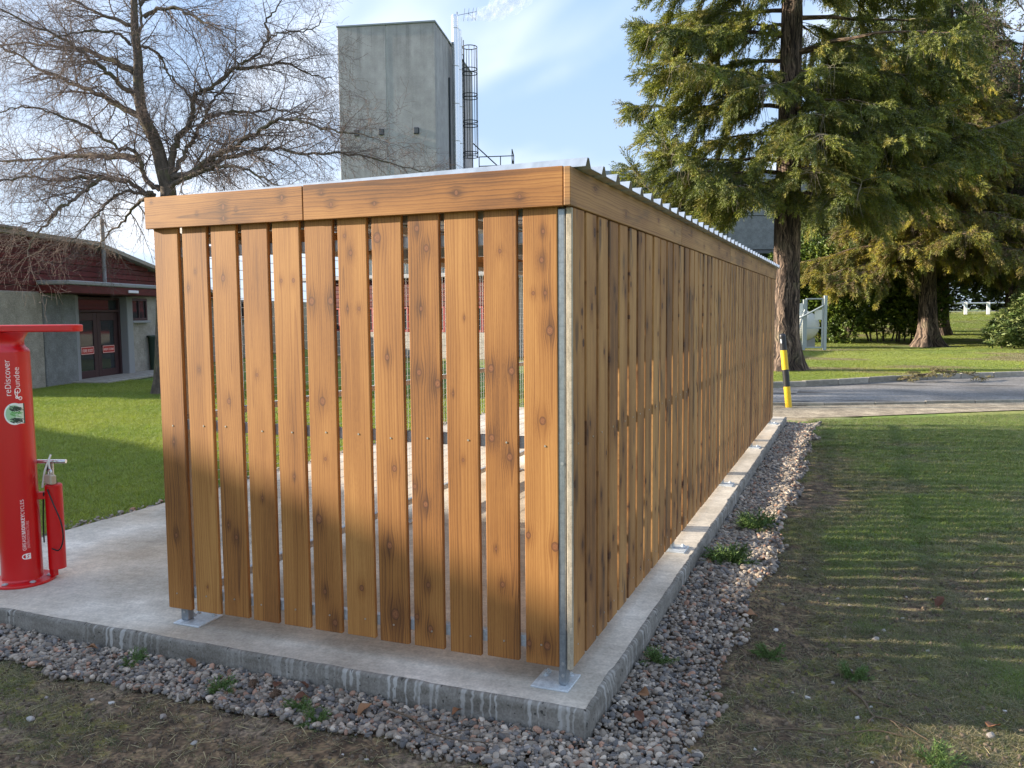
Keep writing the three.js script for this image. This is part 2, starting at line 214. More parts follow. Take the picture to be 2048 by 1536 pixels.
// ---- concrete slab with arrises, broom marks and pale runs down its faces
{
  const { x0, x1, z0, z1 } = SLAB, per = []; const st = .02, add = (ax, az, bx_, bz, nx, nz) => { const L = Math.hypot(bx_ - ax, bz - az), n = Math.round(L / st); for (let k = 0; k < n; k++) per.push([ax + (bx_ - ax) * k / n, az + (bz - az) * k / n, nx, nz]); };
  add(x0, z1, x1, z1, 0, 1); add(x1, z1, x1, z0, 1, 0); add(x1, z0, x0, z0, 0, -1); add(x0, z0, x0, z1, -1, 0);
  const N = per.length, cut = 1 - 1e-9, rings = [[0, -.3], [0, -.1], [0, -.05], [.001, -.016], [.004, -.006], [.011, -.0012], [.022, 0]], P = [], u = [], I = [], P2 = [];
  rings.forEach(([ins, y], j) => { for (let k = 0; k <= N; k++) { const [x, z, nx, nz] = per[k % N]; const len = k * st; const chip = Math.pow(Math.max(0, vn(len * 7 + 3, 2) - .62), 1.3) * .03; const nn = (fbm(len * 30, j * 3.1, 2) - .5) * .006 + (fbm(len * 4, j * .3 + 7, 2) - .5) * .008; const k2 = j >= 3 ? ins + chip * (j === 6 ? 1.2 : 1) : ins; let px = x - nx * (k2 - nn), pz = z - nz * (k2 - nn); px = clamp(px, x0 + k2 - .004, x1 - k2 + .004); pz = clamp(pz, z0 + k2 - .004, z1 - k2 + .004); P.push(px, j === 6 ? 0 : y - (j > 3 ? chip * .3 : 0), pz); u.push(len, y); if (j === 6 && k < N) P2.push([px, pz]); } });
  for (let j = 0; j < rings.length - 1; j++) for (let k = 0; k < N; k++) { const a = j * (N + 1) + k, b = a + N + 1; I.push(a, a + 1, b, b, a + 1, b + 1); }
  const g = new THREE.BufferGeometry(); g.setAttribute('position', new THREE.Float32BufferAttribute(P, 3)); g.setAttribute('uv', new THREE.Float32BufferAttribute(u, 2)); g.setIndex(I); g.computeVertexNormals();
  const sideTex = tex(2048, 128, (a, b) => { const L = a * 4.35, y = b * .3 - .3; const n = fbm(L * 8, y * 30, 4), f = vn(L * 190, y * 190); let k = 92 + n * 50 + (f - .5) * 26; let c = [k + 5, k, k - 9];
    const id = L * 88, drip = vn(id + (vn(L * 30, y * 60) - .5) * .9, 5), len = .03 + .15 * vn(Math.floor(id) * 1.7, 9); const on = smooth(.5, .78, drip) * smooth(.25, .6, fbm(L * 2.9, 3, 2)) * (.35 + .65 * vn(L * 13, 8)) * smooth(-len, -len + .02, y); c = mix3(c, [196, 194, 188], on * .75); if (vn(L * 70, y * 70) > .93) c = c.map(q => q * .55); return c; });
  sideTex.repeat.set(1 / 4.35, 1 / .3); sideTex.offset.set(0, 1);
  const slab = struct('concrete_slab', g, std({ map: sideTex, roughness: .95 }));
  const S = new THREE.Shape(); P2.forEach(([x, z], i) => i ? S.lineTo(x, -z) : S.moveTo(x, -z)); const t = new THREE.ShapeGeometry(S); t.rotateX(-Math.PI / 2);
  { const p = t.attributes.position, q = t.attributes.uv; for (let i = 0; i < p.count; i++) q.setXY(i, (p.getX(i) - x0) / (x1 - x0), (p.getZ(i) - z0) / (z1 - z0)); }
  const topN = (x, z) => fbm(x * 26, z * 26, 3) * .5 + vn(x * 150, z * 150) * .5, broom = (x, z) => vn(x * 3 + z * 2, z * 75 + x * 9);
  const map = tex(1024, 2048, (a, b) => { const x = a * 4.33, z = b * 9.77; const n = fbm(x * 2.2, z * 2.2, 5), m = fbm(x * .9 + 3, z * .9 + 5, 3), q = topN(x, z); let c = mix3([170, 160, 144], [226, 218, 204], clamp(n * 1.7 - .35)); c = mix3(c, [196, 170, 138], smooth(.52, .7, m) * .35); return c.map(k => k * (.78 + q * .28 + broom(x, z) * .05)); }, true, THREE.ClampToEdgeWrapping);
  const bump = tex(1024, 2048, (a, b) => { const x = a * 4.33, z = b * 9.77; return (topN(x, z) * .8 + broom(x, z) * .2) * 255; }, false, THREE.ClampToEdgeWrapping);
  const top = part('slab_top', t, std({ map, bumpMap: bump, bumpScale: .0016, roughness: .95 }), slab);
}
// ---- gravel: rounded pebbles heaped in the bed
{
  const r = mulberry(21), geos = []; for (let v = 0; v < 7; v++) { const g = new THREE.IcosahedronGeometry(1, 1), p = g.attributes.position, s = v * 13.7; for (let i = 0; i < p.count; i++) { const x = p.getX(i), y = p.getY(i), z = p.getZ(i), k = .78 + .5 * vn(x * 1.1 + s + 5, y * 1.1 + z * 1.3 + s + 9) ; p.setXYZ(i, x * k, y * k * .72, z * k * .9); } g.computeVertexNormals(); geos.push(g); }
  const lists = geos.map(() => [[], []]), M = new THREE.Matrix4(), Q = new THREE.Quaternion(), E = new THREE.Euler();
  const cols = [[.20, .185, .17], [.28, .26, .235], [.15, .152, .16], [.34, .31, .28], [.23, .205, .18], [.42, .39, .355], [.11, .112, .12], [.26, .235, .21], [.19, .19, .2], [.30, .19, .145]];
  const stone = (x, y, z, s) => { const k = Math.floor(r() * 7); E.set((r() - .5) * 1.3, r() * 6.28, (r() - .5) * 1.3); M.compose(V3(x, y, z), Q.setFromEuler(E), V3(s * (1 + r() * .4), s * (.8 + r() * .35), s)); lists[k][0].push(M.clone()); const c = cols[Math.floor(Math.pow(r(), 1.15) * 10)], b = .62 + r() * .62; lists[k][1].push(lin(c[0] * b * 1.16, c[1] * b * 1.06, c[2] * b * .93)); };
  const regions = [[-4.15, 1.1, .16, 1.15, 8200], [.15, .75, -9.7, .16, 5600], [-4.7, -4.13, -9.6, .4, 900]];
  for (const [xa, xb, za, zb, dens] of regions) { const n = Math.round((xb - xa) * (zb - za) * dens); for (let i = 0; i < n; i++) { const x = mix(xa, xb, r()), z = mix(za, zb, r()), b = bedInside(x, z); if (b < -.015 || inSlab(x, z, .004)) continue; if (b < .05 && r() < .35) continue; const big = z > -2 ? 1 : 1.25, s = (.0055 + Math.pow(r(), 2.6) * .0115) * big; stone(x, nearHeight(x, z) + .008 + r() * .026, z, s); } }
  const gm = std({ roughness: .78 });
  const gg = new THREE.Group(); gg.name = 'gravel'; tag(gg, 'mixed grey and brown rounded pebbles bedded along the slab edge', 'gravel'); gg.userData.kind = 'stuff'; scene.add(gg);
  lists.forEach(([m, c], i) => insts('pebbles', geos[i], gm, m, c, gg));
}
// ================================================================ CYCLE SHELTER
const FT = 1.942, TOP = 2.091, YB = .085;
{
  const sh = thing('cycle_shelter', 'long timber slatted cycle shelter with corrugated metal roof on a concrete slab', 'shelter');
  // knots of the twelve front boards: [across, share of the way down, radius]
  const K = [[[.5, .55, .006], [.45, .8, .009]], [[.5, .11, .004], [.5, .36, .005], [.2, .15, .006], [.5, .93, .005]], [[.45, .13, .011], [.5, .44, .010], [.6, .79, .009], [.3, .76, .006]], [[.45, .37, .006], [.5, .68, .006]], [[.3, .14, .006], [.75, .14, .007], [.55, .62, .005]], [[.2, .19, .014], [.88, .19, .013], [.5, .43, .014], [.25, .72, .015], [.4, .9, .009], [.75, .975, .012], [.55, .57, .006]], [[.25, .04, .006], [.45, .08, .009], [.3, .21, .006], [.7, .21, .006], [.55, .88, .010]], [[.2, .045, .016], [.45, .32, .010], [.62, .58, .010], [.4, .765, .012], [.55, .93, .018]], [[.3, .03, .010], [.6, .075, .011], [.4, .21, .008], [.3, .355, .011], [.9, .38, .013], [.45, .66, .011], [.1, .62, .009], [.5, .85, .009], [.1, .93, .010], [.55, .955, .012]], [[.6, .23, .004], [.5, .55, .005], [.2, .4, .004]], [[.5, .09, .006], [.2, .345, .012], [.82, .35, .012], [.2, .5, .012], [.75, .54, .012], [.5, .83, .009], [.3, .75, .005]], [[.6, .05, .007], [.55, .11, .009], [.3, .18, .006], [.65, .18, .007], [.78, .26, .014], [.55, .455, .012], [.9, .73, .014], [.1, .71, .010], [.65, .955, .013], [.1, .955, .010]]];
  const lenF = 1.975, geoF = cbox(.145, lenF, .022, .003, 'unit');
  const screwM = std({ color: lin(.55, .52, .46), metalness: .8, roughness: .4 }), screwG = new THREE.CylinderGeometry(.0042, .0042, .003, 8); screwG.rotateX(Math.PI / 2);
  const screwGX = new THREE.CylinderGeometry(.0042, .0042, .003, 8); screwGX.rotateZ(Math.PI / 2);
  const r = mulberry(3), pitch = (2.05 - .145) / 11;
  for (let i = 0; i < 12; i++) {
    const kn = K[i].map(([u, f, R]) => [u, (FT - f * (FT - YB) - YB) / lenF, R]);
    const m = std({ map: woodTex(128, 1024, i + 1, lenF, PALF, kn, { toneV: [.05, -.05, .02, .10, -.02, .12, 0, .08, .14, .05, .10, -.14][i] }), roughness: .62 });
    const b = part('board', geoF, m, sh); b.position.set(-2.05 + .0725 + i * pitch + (r() - .5) * .004, YB + lenF / 2 + (r() - .5) * .008, -.011 + (r() - .5) * .003); b.rotation.z = (r() - .5) * .004; b.rotation.y = (r() - .5) * .012;
    for (const y of [1.0, .165]) { const s = part('screw', screwG, screwM, b); s.position.set((r() - .5) * .05, y + (r() - .5) * .012 - YB - lenF / 2, .0115); }
  }
  // side boards
  const lenS = FT - YB - .002, geoS = cbox(.022, lenS, .145, .003, 'unitz'), sideM = [];
  for (let i = 0; i < 12; i++) { const rr = mulberry(i * 31 + 5), kn = []; const n = 3 + Math.floor(rr() * 6); for (let k = 0; k < n; k++) kn.push([rr(), rr(), .006 + rr() * .008]); sideM.push(std({ map: woodTex(64, 1024, 40 + i, lenS, PALS, kn, { tone: .34, blotch: .65, stain: .55, kc: [70, 44, 28], kd: [100, 66, 42] }), roughness: .72 })); }
  for (let i = 0; i < 49; i++) {
    const b = part('board', geoS, sideM[(i * 5 + Math.floor(r() * 3)) % 12], sh); b.position.set(.047 + (r() - .5) * .004, YB + lenS / 2, -.095 - i * .1792 + (r() - .5) * .010); b.rotation.x = (r() < .5 ? Math.PI : 0) + (r() - .5) * .003; b.rotation.y = (r() - .5) * .01;
    if (i < 14) for (const y of [1.0, .165]) { const s = part('screw', screwGX, screwM, b); s.position.set(.0115, (y - YB - lenS / 2) * (Math.abs(b.rotation.x) > 1 ? -1 : 1), (r() - .5) * .05); }
  }
  // fascia boards
  const fas = (name, geo, seed, knots, pos, pal = PALF, opt, rot) => { const m = std({ map: woodTex(160, 1024, seed, 2, pal, knots, opt), roughness: .64 }); m.map.rotation = Math.PI / 2; const b = part(name, geo, m, sh); b.position.set(...pos); return b; };
  fas('fascia_board', cbox(.905, TOP - FT, .022, .003, 'unitx'), 71, [[.55, .52, .014], [.2, .52, .010], [.7, .88, .012], [.1, .9, .008], [.85, .05, .006], [.4, .35, .005], [.45, .6, .005]].map(([u, v, q]) => [u, v, q]), [-1.6225, (FT + TOP) / 2, .0145], PALF, { sway: .35, toneV: .13 });
  fas('fascia_board', cbox(1.199, TOP - FT + .004, .022, .003, 'unitx'), 72, [[.4, .12, .010], [.35, .3, .007], [.5, .62, .010], [.75, .08, .006], [.3, .85, .008]], [-.5665, (FT + TOP) / 2 + .001, .0155], PALF, { sway: .35, toneV: .13 });
  [[0.030, -2.20], [-2.203, -4.40], [-4.403, -6.60], [-6.603, -8.86]].forEach(([a, b], i) => fas('fascia_board', cbox(.028, TOP - FT, a - b, .003, 'unitz'), 80 + i, [[.4, .1, .008], [.6, .3, .009], [.35, .62, .01], [.7, .85, .008]], [.051, (FT + TOP) / 2, (a + b) / 2], PALS, { tone: .2, blotch: .6, stain: .3, sway: .3 }));
  [[0.0, -2.20], [-2.203, -4.40], [-4.403, -6.60], [-6.603, -8.86]].forEach(([a, b], i) => { const o = part('fascia_board', cbox(.022, TOP - FT, a - b, .003, 'unitz'), sideM[i], sh); o.position.set(-2.064, (FT + TOP) / 2 - .034, (a + b) / 2 - .026); });
  { const o = part('fascia_board', cbox(2.1, TOP - FT, .022, .003, 'unitx'), sideM[5], sh); o.position.set(-1.01, (FT + TOP) / 2 - .034, -8.9); }
  // posts with base plates and bolts
  const plateG = cbox(.162, .008, .175, .0015, 4), boltG = merge([new THREE.CylinderGeometry(.013, .013, .008, 6), new THREE.CylinderGeometry(.006, .006, .022, 8)]);
  const plateM = std({ map: galvTex, metalness: .35, roughness: .5, color: lin(1.25, 1.3, 1.32) });
  const galvPost = std({ map: galvTex, color: lin(.62, .66, .7), metalness: .6, roughness: .36 });
  const post = (x, z, px, pz, w = .044) => { const p = part('post', cbox(w, FT - .012, .05, .006, 4), galvPost, sh); p.position.set(x, .008 + (FT - .012) / 2, z); const b = part('base_plate', plateG, plateM, p); b.position.set(px, -(FT - .012) / 2 - .004, pz); const l = -(FT - .012) / 2; for (const [bxx, bz] of [[-.055, -.03], [-.055, -.062], [.045, -.062]]) { const q = part('bolt', boltG, plateM, p); q.position.set(px + bxx, l + .004, pz + bz); q.rotation.y = bxx * 40; } for (const y of [.045, .095, .92]) { const q = part('bolt', screwG, galv, p); q.scale.setScalar(1.6); q.position.set(.004, l + y, .0255); } };
  post(.0145, -.028, -.044, -.024, .034); post(-1.992, -.062, .048, -.022);
  for (const z of [-2.2, -4.4, -6.6, -8.75]) { post(.0135, z, .02, 0, .036); post(-2.0, z, .02, 0); }
  part('edge_batten', bx(.0365, .059, YB - .004, FT - .004, -.0195, -.001, .002, 4), std({ map: kerbTex, color: lin(1.35, 1.22, 1.02), roughness: .8 }), sh);
  // rails behind the boards
  const railG = cbox(1.93, .048, .034, .002, 3); for (const y of [.165, 1.0, 1.83]) { const o = part('rail', railG, y < .3 ? plateM : galvMatt, sh); o.position.set(-.99, y, -.0405); }
  [[-.06, -2.172], [-2.228, -4.372], [-4.428, -6.572], [-6.628, -8.72]].forEach(([a, b]) => { for (const y of [.165, 1.0, 1.83]) { const o = part('rail', cbox(.03, .048, a - b, .002, 3), galvMatt, sh); o.position.set(.0155, y, (a + b) / 2); } });
  // roof: one sheet of ribbed metal, beams and purlins below
  const prof = [[0.001, 0]]; for (let k = 0; k < 40; k++) { const z = -.04 - k * .222; prof.push([z + .036, 0], [z + .011, .036], [z - .011, .036], [z - .036, 0]); } prof.push([-8.92, 0]);
  const P = [], I = [], U = []; const X0 = -2.1, X1 = .115, yl = 2.062, yr = 2.0925; let n = 0;
  const quad = (a, b, c, d) => { P.push(...a, ...b, ...c, ...d); U.push(a[0], a[2], b[0], b[2], c[0], c[2], d[0], d[2]); I.push(n, n + 1, n + 2, n, n + 2, n + 3); n += 4; };
  for (let k = 0; k < prof.length - 1; k++) { const [za, ya] = prof[k], [zb, yb] = prof[k + 1]; const sg = (o) => [[X0, yl + ya - o, za], [X1, yr + ya - o, za], [X1, yr + yb - o, zb], [X0, yl + yb - o, zb]]; const t = sg(0), u = sg(.0022); quad(...t); quad(u[3], u[2], u[1], u[0]); quad(t[1], u[1], u[2], t[2]); quad(t[3], u[3], u[0], t[0]); }
  quad([X0, yl, .001], [X0, yl - .0022, .001], [X1, yr - .0022, .001], [X1, yr, .001]);
  const rg = new THREE.BufferGeometry(); rg.setAttribute('position', new THREE.Float32BufferAttribute(P, 3)); rg.setAttribute('uv', new THREE.Float32BufferAttribute(U, 2)); rg.setIndex(I); rg.computeVertexNormals();
  part('roof_sheet', rg, std({ map: galvTex, color: lin(.95, 1.02, 1.1), metalness: .55, roughness: .38, side: THREE.DoubleSide }), sh);
  for (const z of [-.05, -2.2, -4.4, -6.6, -8.75]) { const o = part('roof_beam', cbox(2.02, .09, .05, .003, 3), galvMatt, sh); o.position.set(-1.0, 1.962, z - .03); }
  for (const x of [-1.5, -.95, -.4]) { const o = part('purlin', cbox(.05, .05, 8.6, .003, 3), galvMatt, sh); o.position.set(x, 2.033, -4.42); }
  // weld-mesh panels on the long open side and across the far end
  const wireM = std({ color: lin(.62, .65, .66), metalness: .4, roughness: .45 });
  const panel = (x0, z0, x1, z1) => { const L = Math.hypot(x1 - x0, z1 - z0), g = [], nv = Math.round(L / .05); const w = (a, b, r0 = .0016) => g.push(cylGeo(a, b, r0, r0, 4, false)); for (let k = 1; k < nv; k++) w([k * L / nv, .14, 0], [k * L / nv, 1.92, 0]); for (let y = .17; y < 1.92; y += .05) w([0, y, .003], [L, y, .003]);
    const p = part('mesh_panel', merge(g), wireM, sh); p.position.set(x0, 0, z0); p.rotation.y = -Math.atan2(z1 - z0, x1 - x0);
    const f = part('frame', merge([bx(0, L, .10, .14, -.018, .018), bx(0, L, 1.0, 1.035, -.018, .018), bx(0, L, 1.895, 1.93, -.018, .018), bx(.004, .04, .141, .999, -.016, .016), bx(L - .04, L - .004, .141, .999, -.016, .016), bx(.004, .04, 1.036, 1.894, -.016, .016), bx(L - .04, L - .004, 1.036, 1.894, -.016, .016)]), galvMatt, p); };
  for (const [a, b] of [[-.10, -2.165], [-2.235, -4.365], [-4.435, -6.565], [-6.635, -8.715]]) panel(-2.0, a, -2.0, b);
  panel(-1.96, -8.78, -.03, -8.78);
}
// ================================================================ RED REPAIR STATION
{
  const st = thing('repair_station', 'bright red bicycle repair station with white lettering and a hand pump on the slab', 'repair station', [-3.365, 0, -.225]);
  const W = 1024, H = 2048, cv = document.createElement('canvas'); cv.width = W; cv.height = H; const c = cv.getContext('2d');
  c.fillStyle = '#cc0a10'; c.fillRect(0, 0, W, H);
  // cylinder uv: u runs round, v up; canvas drawn with the facing side in the middle
  const mpx = H / 1.31, pxu = W / (Math.PI * .215), X = (a) => W / 2 + a * pxu, Y = (y) => H - (y - .02) * mpx;
  const vt = (s, a, y, size, font = 'bold', col = '#f4efe8', sp = 1) => { c.save(); c.translate(X(a), Y(y)); c.rotate(-Math.PI / 2); c.scale(mpx / 1000 * sp, pxu / 1000); c.font = `${font} ${size}px sans-serif`; c.fillStyle = col; c.fillText(s, 0, 0); const w = c.measureText(s).width * mpx / 1000 * sp / mpx; c.restore(); return w; };
  vt('reDiscover', .018, 1.085, 43, 'normal'); vt('undee', .066, 1.135, 40, 'normal');
  c.strokeStyle = '#f4efe8'; c.lineWidth = 7; const circ = (a, y, r) => { c.beginPath(); c.ellipse(X(a), Y(y), r * pxu, r * mpx, 0, 0, 7); c.stroke(); };
  circ(.052, 1.116, .014); circ(.064, 1.072, .009); circ(.046, 1.078, .006);
  c.beginPath(); c.moveTo(X(.04), Y(1.125)); c.quadraticCurveTo(X(.032), Y(1.1), X(.046), Y(1.08)); c.lineTo(X(.064), Y(1.072)); c.moveTo(X(.052), Y(1.116)); c.lineTo(X(.047), Y(1.076)); c.stroke();
  // round green emblem with ragged dark trees
  const em = [.03, .985]; c.fillStyle = '#eef2e8'; c.beginPath(); c.ellipse(X(em[0]), Y(em[1]), .056 * pxu, .062 * mpx, 0, 0, 7); c.fill(); c.fillStyle = '#eef2e8'; c.fillRect(X(.03), Y(1.042), .056 * pxu, .114 * mpx);
  c.fillStyle = '#a9cfa0'; c.beginPath(); c.ellipse(X(em[0] - .004), Y(em[1]), .044 * pxu, .05 * mpx, 0, 0, 7); c.fill(); c.fillStyle = '#cfe2c6'; c.fillRect(X(.034), Y(1.02), .042 * pxu, .07 * mpx);
  const rr = mulberry(77); const strokes = (y0, col, n, sp, len) => { c.strokeStyle = col; c.lineWidth = 5; for (let k = 0; k < n; k++) { const y = y0 + (rr() - .5) * sp, a = .002 + rr() * .05; c.beginPath(); c.moveTo(X(a), Y(y)); c.lineTo(X(a + len * (.5 + rr())), Y(y - .012 + rr() * .008)); c.stroke(); } }; strokes(1.02, '#23382c', 34, .026, .026); strokes(.952, '#23382c', 34, .026, .026); strokes(.985, '#5aa64a', 16, .026, .022);
  c.fillStyle = '#23382c'; c.fillRect(X(.078), Y(1.042), .008 * pxu, .114 * mpx);
  // maker's lettering low on the pole with a padlock mark
  const w1 = vt('GREASE', .05, .2, 27, 'normal'); const w2 = vt('MONKEY', .05, .2 + w1, 27, 'bold'); vt('CYCLES', .05, .2 + w1 + w2, 27, 'normal'); vt('INFRASTRUCTURE', .07, .21, 20, 'normal', '#e9b9b4');
  c.fillStyle = '#f4efe8'; c.fillRect(X(.044), Y(.182), .028 * pxu, .034 * mpx); c.strokeStyle = '#f4efe8'; c.lineWidth = 9; c.beginPath(); c.ellipse(X(.044), Y(.165), .016 * pxu, .013 * mpx, 0, Math.PI / 2, Math.PI * 1.5); c.stroke(); c.strokeStyle = '#cc0a10'; c.lineWidth = 5; c.beginPath(); c.moveTo(X(.05), Y(.155)); c.quadraticCurveTo(X(.066), Y(.162), X(.056), Y(.167)); c.quadraticCurveTo(X(.051), Y(.176), X(.066), Y(.175)); c.stroke();
  const map = new THREE.CanvasTexture(cv); map.colorSpace = THREE.SRGBColorSpace;
  const red = new THREE.MeshPhysicalMaterial({ color: 0xcc0a10, roughness: .36, clearcoat: .35, clearcoatRoughness: .25 }), redMap = new THREE.MeshPhysicalMaterial({ map, roughness: .36, clearcoat: .35, clearcoatRoughness: .25 });
  const poleG = new THREE.CylinderGeometry(.1, .1075, 1.31, 56, 1, true); poleG.rotateY(Math.PI + .70); poleG.translate(0, .675, 0);
  part('pole', poleG, redMap, st);
  const neck = new THREE.LatheGeometry([[.1, 1.33], [.1, 1.335], [.092, 1.35], [.078, 1.362], [.074, 1.375], [.074, 1.4], [.09, 1.43], [.1, 1.442]].map(([x, y]) => new THREE.Vector2(x, y)), 40); part('neck', neck, red, st);
  // flat rounded top bar, long axis across
  const S = new THREE.Shape(), l = .33, w = .07; S.absarc(l, 0, w, -Math.PI / 2, Math.PI / 2, false); S.absarc(-l, 0, w, Math.PI / 2, Math.PI * 1.5, false); const bar = new THREE.ExtrudeGeometry(S, { depth: .026, bevelEnabled: true, bevelSize: .007, bevelThickness: .007, bevelSegments: 3, curveSegments: 16 }); bar.rotateX(-Math.PI / 2); bar.translate(0, 1.45, 0);
  const bar_ = part('top_bar', bar, red, st); bar_.rotation.y = .42;
  const holeG = new THREE.TorusGeometry(.03, .008, 8, 24); const hg = part('hook_ring', holeG, red, st); hg.position.set(-.075, 1.385, .07); hg.rotation.y = -.6;
  const base = new THREE.LatheGeometry([[0, 0], [.168, 0], [.171, .003], [.171, .013], [.168, .016], [.11, .017], [.1078, .03]].map(([x, y]) => new THREE.Vector2(x, y)), 48); part('base_flange', base, red, st);
  const bolt = merge([new THREE.CylinderGeometry(.012, .012, .012, 6), new THREE.CylinderGeometry(.017, .017, .004, 12)]); for (let k = 0; k < 6; k++) { const b = part('bolt', bolt, galvMatt, st); b.position.set(Math.cos(k * 1.047 + .3) * .14, .021, Math.sin(k * 1.047 + .3) * .14); }
  // hand pump on a bracket to the right
  const px = .142, pz = -.118; const pump = part('pump_cylinder', merge([cylGeo([px, .06, pz], [px, .55, pz], .047, .047, 28), cylGeo([px, .55, pz], [px, .558, pz], .047, .042, 28)]), red, st);
  part('bracket', merge([bx(-.02, .02, .475, .515, -.16, -.08, .003)]).rotateY(.0), red, st).position.set(.085, 0, .035); { const o = st.children.at(-1); o.rotation.y = -.88; o.position.set(.0, 0, .0); }
  part('foot', bx(px - .035, px + .002, .014, .07, pz - .004, pz + .03, .003), red, st);
  const chrome = std({ color: lin(.7, .7, .7), metalness: .9, roughness: .25 }), blackM = std({ color: 0x17181a, roughness: .5 });
  part('pump_rod', cylGeo([px, .555, pz], [px, .69, pz], .007, .007, 10), chrome, pump);
  part('pump_handle', cylGeo([px - .1, .69, pz + .04], [px + .075, .69, pz - .03], .012, .012, 14), chrome, pump);
  part('collar', merge([cylGeo([px - .03, .57, pz], [px - .03, .66, pz], .012, .012, 10), bx(px - .045, px - .012, .635, .672, pz - .02, pz + .02, .006), cylGeo([px - .012, .559, pz], [px - .012, .595, pz], .03, .024, 14)]), blackM, pump);
  const hose = spline([[px + .01, 0.535, pz + .05], [px + .06, 0.465, pz + .06], [px + .12, 0.345, pz + .06], [px + .125, 0.245, pz + .06], [px + .08, 0.185, pz + .055], [px + .03, 0.190, pz + .055]], 8), hose2 = spline([[px - .02, 0.515, pz + .05], [px - .055, 0.415, pz + .03], [px - .075, 0.295, pz + .02], [px - .05, 0.215, pz + .04]], 8); const ts = new TubeSet(); ts.add(hose, hose.map(() => .0042), 8); ts.add(hose2, hose2.map(() => .0042), 8); part('air_hose', ts.geo(), blackM, pump);
  const tie = spline([[px - .025, 0.545, pz + .052], [px + .0, 0.645, pz + .05], [px + .015, 0.730, pz + .02], [px + .03, 0.705, pz + .045], [px + .04, 0.655, pz + .05], [px + .052, 0.625, pz + .05]], 8); const tt = new TubeSet(); tt.add(tie, tie.map(() => .006), 6); part('cable_tie', tt.geo(), std({ color: 0xd8d4ca, roughness: .5 }), pump);
  // small padlock hanging from the handle
  const lock = thing('padlock', 'small beige padlock tied to the handle of the red station\'s pump', 'padlock', [-3.365 + px + .045, .57, -.225 + pz + .055]); lock.rotation.y = -.2;
  part('lock_body', cbox(.072, .055, .036, .006, 5), std({ color: 0xb9ae98, metalness: .35, roughness: .5 }), lock).position.set(0, .028, 0);
  const sk = spline([[-.016, .054, 0], [-.016, .075, 0], [0, .086, 0], [.016, .075, 0], [.016, .054, 0]], 5), kt = new TubeSet(); kt.add(sk, sk.map(() => .004), 8); part('shackle', kt.geo(), chrome, lock);
}
// ================================================================ BUILDINGS
const dashTex = tex(512, 512, (u, v) => { const n = fbm(u * 6, v * 6, 4), f = vn(u * 150, v * 150), f2 = vn(u * 75 + 5, v * 75); const k = 128 + n * 40 + (f - .5) * 46 + (f2 - .5) * 24; return [k + 5, k + 2, k - 5]; });
const dash = std({ map: dashTex, bumpMap: dashTex, bumpScale: .006, roughness: .95, color: lin(1.0, .97, .93) });
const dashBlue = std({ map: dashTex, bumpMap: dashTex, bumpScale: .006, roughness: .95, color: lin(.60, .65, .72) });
const boardTex = tex(256, 256, (u, v) => { const n = fbm(u * 3, v * 22, 4), m = fbm(u * 9 + 4, v * 3, 3); const k = .72 + n * .35 + (m - .5) * .25; return [104 * k, 34 * k, 32 * k]; });
const maroon = [0, 1, 2].map(i => std({ map: boardTex, roughness: .75, color: lin(.8 + i * .12, .8 + i * .12, .8 + i * .12) }));
const frameDark = std({ color: lin(.05, .022, .025), roughness: .5 }), greyTrim = std({ color: lin(.28, .29, .30), roughness: .7 });
const glassM = new THREE.MeshPhysicalMaterial({ color: lin(.03, .035, .04), roughness: .06, metalness: 0, specularIntensity: 1, ior: 1.6 });
function sign(w, h, text, bg, fg, size, font = 'bold') { const cv = document.createElement('canvas'); cv.width = 256; cv.height = Math.round(256 * h / w); const c = cv.getContext('2d'); c.fillStyle = bg; c.fillRect(0, 0, 256, cv.height); c.strokeStyle = fg; c.lineWidth = 6; c.strokeRect(6, 6, 244, cv.height - 12); c.fillStyle = fg; c.textAlign = 'center'; c.textBaseline = 'middle'; c.font = `${font} ${size}px sans-serif`; c.fillText(text, 128, cv.height / 2 + 2); const t = new THREE.CanvasTexture(cv); t.colorSpace = THREE.SRGBColorSpace; return std({ map: t, roughness: .5 }); }
